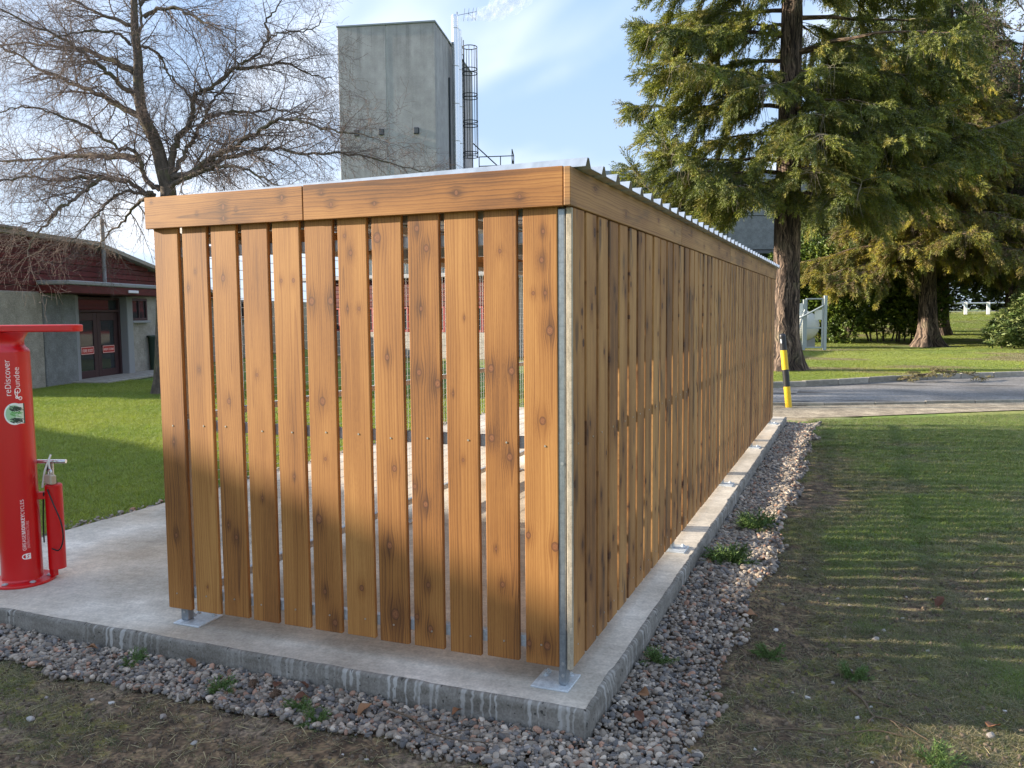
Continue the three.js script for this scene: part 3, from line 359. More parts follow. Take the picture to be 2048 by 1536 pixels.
{ // ---- maroon-clad hall with the double fire door.  Local x runs along the facade (away from the camera), z out of it.
  const b = thing('maroon_hall', 'low grey roughcast hall with maroon boarded gable and double fire doors', 'building', [-15.6, -.12, -9.0], Math.atan2(.95, -.312) );
  // local axes: +x = (-.312,-.95)
  b.rotation.y = Math.atan2(.950, -.312);
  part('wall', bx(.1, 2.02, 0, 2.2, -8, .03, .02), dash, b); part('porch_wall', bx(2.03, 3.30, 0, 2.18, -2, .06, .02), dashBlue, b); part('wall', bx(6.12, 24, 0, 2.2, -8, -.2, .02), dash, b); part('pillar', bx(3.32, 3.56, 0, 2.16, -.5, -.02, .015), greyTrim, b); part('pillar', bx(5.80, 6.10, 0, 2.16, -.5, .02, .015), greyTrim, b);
  part('back_wall', bx(3.3, 6.12, 0, 2.19, -8, -1.2, .02), dash, b);
  // boarded gable: horizontal boards cut to the roof slope
  const roofY = (s) => s < 4.2 ? 3.5 : 3.5 - (s - 4.2) * .15;
  const nB = 11, y0 = 2.2, bh = .14; for (let k = 0; k < nB; k++) { const ya = y0 + k * bh, yb = ya + bh - .012; let sEnd = 24; if (roofY(24) < yb) sEnd = Math.min(24, 4.2 + (3.5 - yb) / .15); if (yb > 3.5) break; for (let q = 0; q < 3; q++) { const cuts = [0, 2.6 + (k % 3) * .9, 8.4 - (k % 2) * 1.3, 24], a = cuts[q], e = Math.min(cuts[q + 1] - .006, sEnd); if (e - a < .3) continue; part('cladding_board', bx(a, e, ya, yb, -.06, -.015 + .012 * (k % 2), .004, .8), maroon[(k + q * 2) % 3], b); } }
  part('wall_core', bx(.1, 6, 2.19, 3.38, -7.9, -.08, .01), dash, b);
  const rs = new THREE.Shape(); [[-.2, 3.5], [4.2, 3.5], [12.8, 2.2], [12.8, 2.1], [4.2, 3.4], [-.2, 3.4]].forEach(([x, y], i) => i ? rs.lineTo(x, y) : rs.moveTo(x, y)); const rg = new THREE.ExtrudeGeometry(rs, { depth: 8.4, bevelEnabled: false }); rg.translate(0, .012, -8.2); part('roof', rg, std({ color: lin(.32, .29, .25), roughness: .8 }), b);
  part('ridge_board', bx(-.2, 1.3, 3.515, 3.57, -.3, .25, .01), greyTrim, b);
  // porch canopy
  part('canopy', bx(1.9, 6.5, 2.36, 2.46, -.3, .75, .02), greyTrim, b); const cf = part('canopy_fascia', bx(1.92, 6.48, 2.17, 2.355, -.28, .72, .01, .8), maroon[1], b); part('emergency_light', bx(4.55, 5.05, 2.22, 2.29, .725, .76, .008), std({ color: 0xeae8f4, roughness: .4 }), b);
  part('vent_pipe', cylGeo([4.5, 2.47, .15], [4.5, 4.1, .15], .05, .05, 12), greyTrim, b);
  // doors
  const red = '#b5201f', cream = '#f0d8d0';
  part('door_frame', merge([bx(3.63, 3.70, .03, 2.12, -.32, -.18, .004), bx(5.72, 5.79, .03, 2.12, -.32, -.18, .004), bx(3.705, 5.715, 1.74, 1.80, -.32, -.18, .004), bx(3.705, 5.715, 2.06, 2.12, -.32, -.18, .004)]), frameDark, b);
  part('transom_window', bx(3.71, 5.71, 1.805, 2.055, -.27, -.25, .002), glassM, b);
  for (let k = 0; k < 2; k++) { const x = 3.715 + k * 1.0; const d = part('door', merge([bx(x, x + .16, .04, 1.73, -.28, -.23, .004), bx(x + .82, x + .985, .04, 1.73, -.28, -.23, .004), bx(x + .165, x + .815, .04, .24, -.28, -.23, .004), bx(x + .165, x + .815, .70, .82, -.28, -.23, .004), bx(x + .165, x + .815, 1.52, 1.73, -.28, -.23, .004)]), frameDark, b); part('pane', bx(x + .162, x + .818, .243, .697, -.262, -.25, .001), glassM, d); part('pane', bx(x + .162, x + .818, .823, 1.517, -.262, -.25, .001), glassM, d);
    const g = new THREE.PlaneGeometry(.56, .2); const s = part('door_sign', new THREE.BoxGeometry(.58, .2, .006), sign(.58, .2, k ? 'KEEP CLEAR' : 'FIRE EXIT', red, cream, k ? 38 : 46), d); s.position.set(x + .49, .76, -.222); }
  part('step', bx(3.0, 8.0, 0, .06, -.2, .95, .02), std({ map: kerbTex, roughness: .95 }), b);
  for (const [x, w] of [[6.35, .9], [8.0, 1.0], [10.5, 1.2], [13.5, 1.2], [16.5, 1.2]]) { const wf = part('window', merge([bx(x, x + .07, 1.5, 2.12, -.205, -.15, .004), bx(x + w - .07, x + w, 1.5, 2.12, -.205, -.15, .004), bx(x + .072, x + w - .072, 1.5, 1.57, -.205, -.15, .004), bx(x + .072, x + w - .072, 2.05, 2.12, -.205, -.15, .004), bx(x + w / 2 - .03, x + w / 2 + .03, 1.572, 2.048, -.205, -.155, .004)]), frameDark, b); part('pane', bx(x + .073, x + w - .073, 1.573, 2.047, -.203, -.19, .001), glassM, wf); part('sill', bx(x - .06, x + w + .06, 1.43, 1.497, -.205, -.08, .008), greyTrim, wf); }
}
{ // ---- wing behind the shelter, seen in slivers between the boards
  const b = thing('red_wing', 'long low wing with red boarding and strip windows behind the shelter', 'building', [-19, -.12, -25], -.12);
  part('wall', bx(0, 8.4, 0, .95, -6, 0, .02), dash, b); for (let k = 0; k < 6; k++) part('cladding_board', bx(0, 8.4, 1.9 + k * .16, 2.05 + k * .16, -.05, .01 + (k % 2) * .01, .004, .8), maroon[k % 3], b); part('wall_core', bx(.1, 8.3, .95, 2.9, -5.9, -.3, .02), dash, b); part('roof', bx(-.3, 8.7, 2.9, 3.05, -6.2, .3, .02), greyTrim, b);
  for (let k = 0; k < 5; k++) { const x = .1 + k * 1.6; const w = part('window', merge([bx(x, x + .09, .96, 1.88, -.12, -.02, .004), bx(x + 1.46, x + 1.55, .96, 1.88, -.12, -.02, .004), bx(x + .095, x + 1.455, .96, 1.04, -.12, -.02, .004), bx(x + .095, x + 1.455, 1.8, 1.88, -.12, -.02, .004), bx(x + .7, x + .76, 1.045, 1.795, -.12, -.03, .004)]), std({ color: lin(.26, .03, .03), roughness: .6 }), b); part('pane', bx(x + .1, x + 1.45, 1.05, 1.79, -.1, -.08, .001), glassM, w); }
}
{ // ---- concrete tower with flues, caged ladder, aerial
  const F2 = [-19.63, -37.62]; const t = thing('concrete_tower', 'tall grey concrete tower with two silver flues and a caged ladder', 'tower', [-32.07, -1.11, -62.1], Math.atan2(.233, .972)); t.scale.setScalar(1.6);
  // local +x along the front face to the right, so x from -5.25 to 0; depth to -9.9
  const ct = tex(1024, 2048, (u, v) => { const x = u * 6, y = v * 17; const n = fbm(x * .8, y * .5, 5), s = fbm(x * 7, y * .25 + 3, 4), f = vn(x * 60, y * 60), m = fbm(x * 3 + 8, y * 3, 4); let k = 158 + (n - .5) * 30 + (s - .5) * 14 + (m - .5) * 26 + (f - .5) * 16; k -= smooth(.5, .8, fbm(x * 9 + 2, 4.2, 2)) * smooth(11 + 4 * vn(x * 4, 2), 17, y) * 12; return [k + 2, k, k - 1]; });
  const cm = std({ map: ct, roughness: .95, color: lin(.97, .97, 1) }); const uvm = (g) => { const q = g.attributes.uv; for (let i = 0; i < q.count; i++) q.setXY(i, q.getX(i) / 6, q.getY(i) / 17 + .5); return g; };
  const H = 16.66; const panel = (x0, x1, z0, z1) => part('wall_panel', uvm(bx(x0, x1, 0, H, z0, z1, .02)), cm, t);
  panel(-5.25, -2.64, -.25, 0); panel(-2.59, 0, -.25, -.012); part('joint_strip', bx(-2.64, -2.59, 0, H - .02, -.24, -.03, .004), std({ color: lin(.42, .42, .41), roughness: .9 }), t);
  panel(-.25, .002, -3.2, -.27); panel(-.25, -.03, -4.2, -3.22); panel(-.25, .0, -9.9, -4.22); panel(-5.25, -5, -9.9, -.27); panel(-4.98, -.27, -9.9, -9.65);
  part('roof', bx(-5.2, -.05, H - .1, H - .02, -9.85, -.05, .01), cm, t);
  part('coping', merge([bx(-5.3, .05, H, H + .09, -.3, .05, .01), bx(-.3, .05, H, H + .09, -9.95, -.302, .01), bx(-5.3, -4.95, H, H + .09, -9.95, -.302, .01)]), std({ color: lin(.22, .25, .29), roughness: .7 }), t);
  for (const x of [-4.3, -2.95, -1.05]) { const w = part('vent_box', bx(x - .14, x + .14, 11.02, 11.34, -.01, .09, .01), darkSteel, t); part('louvre', bx(x - .11, x + .11, 11.06, 11.3, .091, .1, .002), std({ color: lin(.08, .085, .1), roughness: .5 }), w); }
  const silver = std({ color: lin(.74, .77, .8), metalness: .85, roughness: .26 });
  const flue = (x, z, r, h0, h1) => { const f = part('flue', cylGeo([x, h0, z], [x, h1, z], r, r, 24), silver, t); part('cap', cylGeo([x, h1, z], [x, h1 + .12, z], r, r * .8, 24), silver, f); for (let y = h0 + 1; y < h1 - .5; y += 2.05) part('joint_band', cylGeo([x, y, z], [x, y + .04, z], r + .006, r + .012, 24), galv, f); };
  flue(.32, -3.55, .2, 0, 18.05); flue(.38, -4.3, .15, 0, 17.5);
  part('downpipe', cylGeo([.06, 0, -3.1], [.06, H - 2, -3.1], .05, .05, 8), darkSteel, t);
  // ladder with safety cage
  const ld = new THREE.Group(); ld.name = 'ladder'; t.add(ld); const lx = .25, lz = -5.9; part('rail', cylGeo([lx, 9.6, lz - .25], [lx, 17.6, lz - .25], .03, .03, 6), darkSteel, ld); part('rail', cylGeo([lx, 9.6, lz + .25], [lx, 17.6, lz + .25], .03, .03, 6), darkSteel, ld);
  for (let y = 9.8; y < 17; y += .3) part('rung', cylGeo([lx, y, lz - .25], [lx, y, lz + .25], .016, .016, 6), darkSteel, ld);
  for (const y of [10.8, 11.05, 12.6, 12.85, 14.2, 14.4, 15.6, 15.85, 17.1]) { const g = new THREE.TorusGeometry(.44, .026, 6, 20); g.rotateX(Math.PI / 2); const o = part('cage_hoop', g, darkSteel, ld); o.position.set(lx + .42, y, lz); }
  for (let k = 0; k < 7; k++) { const a = -2.2 + k * .733; part('cage_strap', cylGeo([lx + .42 + Math.cos(a) * .44, 10.8, lz + Math.sin(a) * .44], [lx + .42 + Math.cos(a) * .44, 17.1, lz + Math.sin(a) * .44], .02, .02, 5), darkSteel, ld); }
  const ae = part('aerial', merge([cylGeo([.1, 15.5, -5.2], [.1, 18.9, -5.2], .028, .028, 6), cylGeo([.1, 18.7, -5.2], [1.3, 18.75, -4.9], .014, .014, 5), ...[.5, .75, 1.0, 1.2].map(x => cylGeo([x, 18.3, -5.05], [x + .1, 19.0, -5.0], .01, .01, 5)), cylGeo([.8, 18.72, -5.0], [1.25, 18.3, -4.95], .01, .01, 5)]), darkSteel, t);
}
{ // ---- roof-top walkway railing beside the tower, on a low plant room
  const b = thing('plant_room', 'low flat-roofed plant room with black handrail beside the concrete tower', 'building', [-32.07, -1.11, -62.1], Math.atan2(.233, .972)); b.scale.setScalar(1.6);
  part('wall', bx(.9, 4.6, 0, 9.8, -9.4, -4.6, .03), dash, b);
  const rl = (a, c, r = .03) => part('handrail', cylGeo(a, c, r, r, 6), darkSteel, b); const y = 9.8;
  for (const [x, z] of [[1.0, -6.8], [2.3, -6.8], [3.1, -6.8], [3.3, -4.8], [1.0, -4.8]]) rl([x, y, z], [x, y + 1.15, z]);
  rl([1.0, y + 1.15, -6.8], [3.1, y + 1.15, -6.8]); rl([1.0, y + .6, -6.8], [3.1, y + .6, -6.8]); rl([3.1, y + 1.15, -6.8], [3.3, y + 1.15, -4.8]); rl([3.1, y + .6, -6.8], [3.3, y + .6, -4.8]); rl([1.0, y + 1.6, -5], [2.2, y + .5, -6.2], .035);
}
{ // ---- grey panel building behind the spruce
  const b = thing('grey_office', 'grey panel-clad upper storey on white columns behind the big spruce', 'building', [-23.5, -1.0, -75.9], .50); b.scale.setScalar(1.54);
  const pm = [0, 1, 2].map(i => std({ map: dashTex, roughness: .8, color: lin(.62 + i * .05, .66 + i * .05, .70 + i * .05) }));
  for (let k = 0; k < 6; k++) for (const [y0, y1] of [[5.5, 7.6], [7.64, 9.85]]) part('cladding_panel', bx(k * 3.1 + .02, k * 3.1 + 3.06, y0, y1, -.2, (k % 2) * .004, .02), pm[(k * 2 + (y0 > 6 ? 1 : 0)) % 3], b);
  part('roof_edge', bx(-.15, 18.8, 9.88, 10.3, -10, .22, .02), std({ color: lin(.24, .27, .31), roughness: .6 }), b); part('wall_core', bx(.05, 18.5, 5.45, 9.87, -9.8, -.21, .02), dash, b); part('soffit', bx(-.05, 18.6, 5.25, 5.44, -9.9, .1, .01), std({ color: lin(.12, .12, .12), roughness: .8 }), b);
  part('ground_floor', bx(1, 18, 0, 5.24, -9, -3, .02), std({ color: lin(.06, .07, .07), roughness: .5 }), b); for (let k = 0; k < 5; k++) part('column', cylGeo([1.2 + k * 4, 0, -.5], [1.2 + k * 4, 5.24, -.5], .22, .22, 16), std({ color: lin(.6, .6, .58), roughness: .7 }), b);
}
{ // ---- gabled block off to the left whose shadow lies over the foreground
  const b = thing('gabled_block', 'gabled roughcast block left of the picture shading the foreground', 'building', [-24, -.33, 0], .265);
  const prof = [[-2.2, -0.10], [-2.2, 4.18], [-1.6, 4.63], [-.5, 5.24], [4.5, 7.14], [6.0, 7.26], [8.6, 7.03], [16.5, 2.88], [16.5, 0.00]]; const S = new THREE.Shape(); prof.forEach(([z, y], i) => i ? S.lineTo(z, y) : S.moveTo(z, y)); const g = new THREE.ExtrudeGeometry(S, { depth: 10, bevelEnabled: false }); g.rotateY(-Math.PI / 2); part('wall', g, dash, b);
  { const rs = new THREE.Shape(); [[-2.5, 4.15], [-1.6, 4.65], [-.5, 5.26], [4.5, 7.16], [6, 7.30], [8.6, 7.07], [16.9, 2.75], [16.9, 2.90], [8.6, 7.21], [6, 7.44], [4.5, 7.30], [-2.5, 4.30]].forEach(([z, y], i) => i ? rs.lineTo(z, y) : rs.moveTo(z, y)); const q = new THREE.ExtrudeGeometry(rs, { depth: 10.4, bevelEnabled: false }); q.rotateY(-Math.PI / 2); q.translate(.2, .02, 0); part('roof', q, std({ color: lin(.2, .19, .18), roughness: .8 }), b); }
}
{ // ---- steam from the taller flue
  const r = mulberry(9), gs = []; for (let k = 0; k < 16; k++) { const t = k / 15; const g = new THREE.IcosahedronGeometry(1, 3), p = g.attributes.position; for (let i = 0; i < p.count; i++) { const x = p.getX(i), y = p.getY(i), z = p.getZ(i), q = .6 + .8 * fbm(x * 1.6 + k * 5.1 + 20, y * 1.6 + z * 1.3 + 40, 3); p.setXYZ(i, x * q, y * q, z * q); } const s = .16 + t * .62; g.scale(s * 1.3, s * .8, s); g.translate(.3 + t * 3.1 + (r() - .5) * .4, .1 + t * t * 1.4 + (r() - .5) * .3 * t, (r() - .5) * .5); g.computeVertexNormals(); gs.push(g); }
  const o = solo('steam_plume', merge(gs), std({ color: 0xffffff, roughness: 1, transparent: true, opacity: .045, depthWrite: false, side: THREE.DoubleSide }), 'faint white steam drifting from the top of the silver flue', 'steam'); o.position.set(-32.07 + 1.6 * (.35 * .972 - 3.55 * .233 + .3), 27.4, -62.1 - 1.6 * 3.55 * .972); o.scale.setScalar(1.6); o.castShadow = false; o.rotation.y = .35;
}
// ================================================================ TREES AND PLANTS
// limbs of the bare tree by the hall, metres in world space: trunk first
const LIMBS = [[[-12.34,-0.25,-10.57],[-12.36,1.84,-10.75],[-12.39,3.62,-10.91],[-12.38,4.08,-10.95],[-12.5,4.54,-10.95],[-12.64,5.09,-10.94],[-12.94,5.8,-10.88],[-13.02,6.41,-10.9],[-13.04,6.94,-10.94],[-13.12,7.48,-10.96],[-13.15,8.12,-11.01],[-13.25,9.79,-11.12]],[[-13.08,7.23,-10.95],[-13.02,7.6,-11.04],[-13.03,8.13,-11.08],[-13.01,9.4,-11.24]],[[-12.87,5.65,-10.89],[-13.57,5.97,-10.9],[-14.24,6.31,-10.91],[-15.01,6.61,-10.9],[-15.84,6.99,-10.89],[-17.02,7.61,-10.87],[-18.24,8.11,-10.83]],[[-13.08,6.12,-10.85],[-13.31,6.35,-10.68],[-13.56,6.63,-10.49],[-13.8,6.89,-10.29],[-14.07,7.14,-10.08],[-14.51,7.39,-9.7],[-14.95,7.69,-9.32],[-15.39,8.05,-8.93]],[[-13.11,6.61,-10.89],[-13.76,6.94,-10.91],[-14.6,7.26,-10.93],[-15.49,7.44,-10.93],[-16.53,7.62,-10.92],[-17.67,7.66,-10.88]],[[-13.17,7.19,-10.91],[-13.32,7.35,-10.66],[-13.53,7.34,-10.25],[-13.68,7.18,-9.92],[-13.85,6.97,-9.51]],[[-13.18,7.59,-10.94],[-13.85,7.84,-10.83],[-14.53,8.22,-10.72],[-15.33,8.7,-10.59]],[[-12.54,4.15,-10.89],[-12.78,4.35,-10.73],[-12.86,4.67,-10.69],[-12.95,4.94,-10.65],[-13.2,4.99,-10.46],[-13.55,5.3,-10.22],[-13.94,5.52,-9.93],[-14.32,5.7,-9.64],[-14.68,5.72,-9.35],[-14.98,5.59,-9.1]],[[-12.93,4.77,-10.67],[-13.89,4.92,-10.69],[-14.72,5.0,-10.69],[-15.63,4.96,-10.67],[-16.91,5.0,-10.63],[-17.84,5.08,-10.6]],[[-12.64,4.02,-10.84],[-12.75,4.09,-10.69],[-12.98,4.29,-10.38],[-13.29,4.32,-9.93],[-13.63,4.19,-9.38],[-13.9,4.24,-8.92],[-14.14,4.1,-8.48],[-14.32,3.9,-8.1]],[[-12.69,4.04,-10.82],[-12.75,4.07,-10.64],[-12.86,4.03,-10.24],[-12.93,3.85,-9.92],[-12.98,3.51,-9.66],[-13.03,3.33,-9.4],[-13.08,2.89,-9.06]],[[-12.98,4.29,-10.38],[-13.06,4.26,-9.89],[-13.11,3.93,-9.43],[-13.14,3.62,-9.0],[-13.15,3.26,-8.61],[-13.15,2.96,-8.31],[-13.14,2.56,-8.12]],[[-12.74,3.99,-10.8],[-13.25,3.87,-10.89],[-13.59,3.57,-10.93],[-14.2,3.29,-11.01],[-14.64,2.92,-11.05]],[[-12.39,4.4,-10.98],[-12.31,4.86,-11.03],[-12.2,5.14,-11.08],[-11.97,5.45,-11.15],[-11.87,5.77,-11.2],[-11.88,6.02,-11.22],[-11.77,6.13,-11.25],[-11.5,6.24,-11.32],[-11.09,6.53,-11.42],[-10.8,6.69,-11.5],[-10.42,6.91,-11.59],[-10.24,7.14,-11.64],[-9.99,7.26,-11.7],[-9.48,7.25,-11.8],[-9.11,7.41,-11.88]],[[-10.24,7.14,-11.64],[-10.29,7.5,-11.66],[-10.15,7.75,-11.76],[-9.95,8.18,-11.94]],[[-10.96,6.6,-11.48],[-10.65,6.68,-11.75],[-10.26,6.77,-12.09],[-9.86,6.64,-12.42],[-9.41,6.53,-12.78]],[[-12.31,4.46,-11.01],[-12.15,4.88,-11.21],[-12.09,5.1,-11.3],[-11.97,5.43,-11.44],[-11.85,5.74,-11.59],[-11.81,5.96,-11.65],[-11.67,6.26,-11.82],[-11.55,6.58,-11.97],[-11.45,6.85,-12.09],[-11.25,7.12,-12.3]],[[-11.85,5.7,-11.59],[-11.69,5.84,-11.87],[-11.39,5.94,-12.36],[-11.08,6.07,-12.84],[-10.8,6.06,-13.25],[-10.53,5.95,-13.62]],[[-12.31,4.39,-11.01],[-11.77,4.5,-11.03],[-11.38,4.69,-11.05],[-11.03,4.84,-11.06],[-10.56,5.0,-11.07],[-9.97,5.23,-11.09],[-9.6,5.37,-11.09],[-9.11,5.27,-11.08],[-8.54,5.1,-11.05],[-7.95,4.96,-11.01],[-7.38,4.84,-10.98]],[[-12.29,4.37,-11.01],[-11.93,4.54,-11.31],[-11.69,4.71,-11.51],[-11.42,4.88,-11.73],[-11.07,5.0,-12.01],[-10.7,5.09,-12.29],[-10.18,5.02,-12.67],[-9.38,5.03,-13.25],[-8.67,4.88,-13.76],[-8.03,4.68,-14.2]],[[-12.37,4.16,-10.96],[-11.91,4.36,-10.92],[-11.41,4.42,-10.86],[-10.73,4.51,-10.77],[-10.03,4.33,-10.65],[-9.36,4.01,-10.51],[-8.78,3.74,-10.38]],[[-12.98,7.77,-11.08],[-12.63,7.88,-11.1],[-12.14,7.85,-11.13],[-11.58,7.56,-11.13],[-10.98,7.22,-11.12],[-10.65,6.88,-11.11]],[[-12.97,7.16,-10.99],[-12.84,7.08,-11.27],[-12.75,6.76,-11.45],[-12.68,6.45,-11.56],[-12.61,6.33,-11.68]],[[-11.88,6.02,-11.22],[-11.99,6.26,-10.99],[-12.08,6.42,-10.81],[-12.16,6.69,-10.64]],[[-13.05,8.02,-11.07],[-12.77,8.49,-11.36],[-12.33,8.88,-11.78],[-11.87,9.05,-12.19]],[[-13.17,8.12,-11.0],[-13.51,8.49,-10.74],[-14.0,8.71,-10.32]]];
{
  const R = mulberry(101), tree = thing('bare_tree', 'bare spreading winter tree with fine twigs beside the maroon hall', 'tree', [-12.34, -.2, -10.57]); const O = tree.position.clone();
  const barkT = tex(256, 512, (u, v) => { const n = fbm(u * 10, v * 14, 5), s = fbm(u * 30, v * 6, 3), g = fbm(u * 3 + 5, v * 3, 3); let c = mix3([62, 54, 48], [126, 114, 100], clamp(n * .8 + s * .5 - .2)); c = mix3(c, [96, 98, 62], smooth(.52, .72, g) * .5); return c; }); barkT.repeat.set(1, 1);
  const bark = std({ map: barkT, roughness: .95 }), twigM = std({ color: lin(.17, .125, .105), roughness: .9 });
  const tw = new TubeSet(); let count = 0;
  const rv = () => V3(R() - .5, R() - .5, R() - .5);
  function grow(p, d, len, r0, lev) {
    const n = lev === 1 ? 7 : lev === 2 ? 5 : 3, pts = [p.clone()], rad = [r0], dir = d.clone().normalize(); let q = p.clone();
    const sag = lev === 1 ? .05 : lev === 2 ? .075 : .05;
    for (let k = 1; k <= n; k++) { dir.addScaledVector(rv(), lev === 3 ? .55 : .34); dir.y -= sag * (k < n * .75 ? 1.1 : -1.2); dir.normalize(); q = q.clone().addScaledVector(dir, len / n); pts.push(q); rad.push(Math.max(.0018, r0 * (1 - .78 * k / n))); }
    tw.add(pts, rad, lev === 1 ? 5 : 3); count++;
    if (lev < 3) { const step = lev === 1 ? .105 : .085, m = Math.floor(len / step); for (let k = 1; k <= m; k++) { const t = (k - R() * .6) / m; const i = Math.min(n - 1, Math.floor(t * n)), f = t * n - i, b = pts[i].clone().lerp(pts[i + 1], f), ax = pts[i + 1].clone().sub(pts[i]).normalize(), side = rv().cross(ax).normalize(); const nd = ax.clone().multiplyScalar(.8).addScaledVector(side, .75 + R() * .3); nd.y -= .08; grow(b, nd, lev === 1 ? (.34 + R() * .46) * (1.15 - t * .5) : .12 + R() * .2, Math.max(.003, rad[i] * .6), lev + 1); } }
  }
  LIMBS.forEach((L, li) => {
    const pts = spline(L, 5).map(q => q.sub(O)), N = pts.length, len = pts.reduce((s, q, i) => i ? s + q.distanceTo(pts[i - 1]) : 0, 0);
    const r0 = li === 0 ? .23 : Math.min(.08, .018 + len * .012), r1 = li === 0 ? .055 : .009;
    pts.forEach((q, i) => { if (i && li) q.addScaledVector(rv(), .07); });
    const rad = pts.map((q, i) => { const t = i / (N - 1); let r = mix(r0, r1, Math.pow(t, li === 0 ? .72 : .8)); if (li === 0) r += .07 * Math.exp(-(q.y + .0) / .25); return r; });
    const ts = new TubeSet(); ts.add(pts, rad, li === 0 ? 16 : 8); part(li === 0 ? 'trunk' : 'limb', ts.geo(), bark, tree);
    // side branches
    const step = .135; let acc = li === 0 ? 5.2 : .35; for (let i = 1, s = 0; i < N; i++) { s += pts[i].distanceTo(pts[i - 1]); while (s > acc) { acc += step * (.7 + R() * .6); const ax = pts[i].clone().sub(pts[i - 1]).normalize(), side = rv().cross(ax).normalize(); const nd = ax.clone().multiplyScalar(.9).addScaledVector(side, .7 + R() * .4); if (nd.y < -.1 && R() < .4) nd.y *= -.4; const t = i / N; grow(pts[i], nd, (.7 + R() * .95) * (li === 0 ? .8 : 1.15 - t * .5), Math.min(.016, Math.max(.006, rad[i] * .45)), 1); } }
  });
  const t = part('twigs', tw.geo(), twigM, tree); t.userData.kind = 'stuff'; console.log('bare tree twigs', count, tw.i.length / 3);
}
// ---- conifer pieces
function needleSpray(seed, n = 64, len = .42, nl = .055, w = .011) {   // a drooping twig feathered with needles, along +x
  const r = mulberry(seed), P = []; const twig = [V3(0, 0, 0), V3(len * .5, .012, 0), V3(len, -.02, 0)];
  const blade = (b, d, l, ww) => { const s = V3(r() - .5, r() - .5, r() - .5).cross(d).normalize().multiplyScalar(ww); P.push(b.x - s.x, b.y - s.y, b.z - s.z, b.x + s.x, b.y + s.y, b.z + s.z, b.x + d.x * l, b.y + d.y * l, b.z + d.z * l); };
  blade(V3(0, 0, 0), V3(1, 0, 0), len, .006);
  const side = [[.15, .5], [.28, -.55], [.42, .6], [.55, -.5], [.7, .35]]; const axes = [[V3(0, 0, 0), V3(1, 0, 0), len]]; for (const [t, a] of side) axes.push([V3(len * t, 0, 0), V3(Math.cos(a), -.12 - r() * .2, Math.sin(a)).normalize(), len * (.62 - t * .4)]);
  for (const [o, d, L] of axes) { const m = Math.round(n * L / (len * 2.6)); for (let k = 0; k < m; k++) { const t = k / m, b = o.clone().addScaledVector(d, L * t); const o2 = V3(r() - .5, r() - .5, r() - .5).cross(d).normalize(); const nd = d.clone().multiplyScalar(.75).addScaledVector(o2, .85).normalize(); blade(b, nd, nl * (.7 + r() * .6), w); } blade(o.clone().addScaledVector(d, L), d, nl * .9, w); }
  const g = new THREE.BufferGeometry(); g.setAttribute('position', new THREE.Float32BufferAttribute(P, 3)); g.computeVertexNormals(); return g;
}
const needleM = new THREE.MeshPhysicalMaterial({ roughness: .9, transmission: .35, thickness: 0, side: THREE.DoubleSide });
const spruceBark = tex(512, 1024, (u, v) => { const x = u * 26 + fbm(u * 8, v * 10, 3) * 4, n = fbm(x * 1.4, v * 6, 4), s = fbm(u * 60, v * 60, 2); let c = mix3([40, 32, 28], [140, 120, 104], clamp((n - .3) * 2.2)); return mix3(c, [104, 104, 78], smooth(.6, .8, fbm(u * 4 + 3, v * 5, 3)) * .3).map(k => k * (.85 + s * .3)); });
const spruceBump = tex(512, 1024, (u, v) => { const x = u * 26 + fbm(u * 8, v * 10, 3) * 4; return fbm(x * 1.4, v * 6, 4) * 255; }, false);
function barkMat(rx, ry) { const m = spruceBark.clone(), b = spruceBump.clone(); m.repeat.set(rx, ry); b.repeat.set(rx, ry); m.needsUpdate = b.needsUpdate = true; return std({ map: m, bumpMap: b, bumpScale: .05, roughness: 1 }); }
function trunkGeo(h, r0, r1, flare, lean = [0, 0], seed = 1, sides = 40, roots = 6) {   // fluted trunk
  const P = [], U = [], I = [], rows = 60; for (let j = 0; j <= rows; j++) { const t = Math.pow(j / rows, 1.6), y = t * h; for (let i = 0; i <= sides; i++) { const a = i / sides * Math.PI * 2; const fl = flare * Math.exp(-y / .45) * (1 + .65 * Math.sin(a * roots + seed) + .3 * Math.sin(a * 3 + seed * 2)); const r = mix(r0, r1, t) * (1 + .05 * Math.sin(a * 5 + y * .4 + seed) + .04 * (fbm(a * 3 + seed, y * .9, 3) - .5) * 2) + fl + (fbm(Math.cos(a) * 9 + seed * 3 + 50, Math.sin(a) * 9 + y * 2.2 + 50, 3) - .5) * .05; P.push(Math.cos(a) * r + lean[0] * y, y, Math.sin(a) * r + lean[1] * y); U.push(i / sides, y / h); } }
  for (let j = 0; j < rows; j++) for (let i = 0; i < sides; i++) { const a = j * (sides + 1) + i, b = a + sides + 1; I.push(a, b, a + 1, a + 1, b, b + 1); }
  const g = new THREE.BufferGeometry(); g.setAttribute('position', new THREE.Float32BufferAttribute(P, 3)); g.setAttribute('uv', new THREE.Float32BufferAttribute(U, 2)); g.setIndex(I); g.computeVertexNormals(); return g;
}
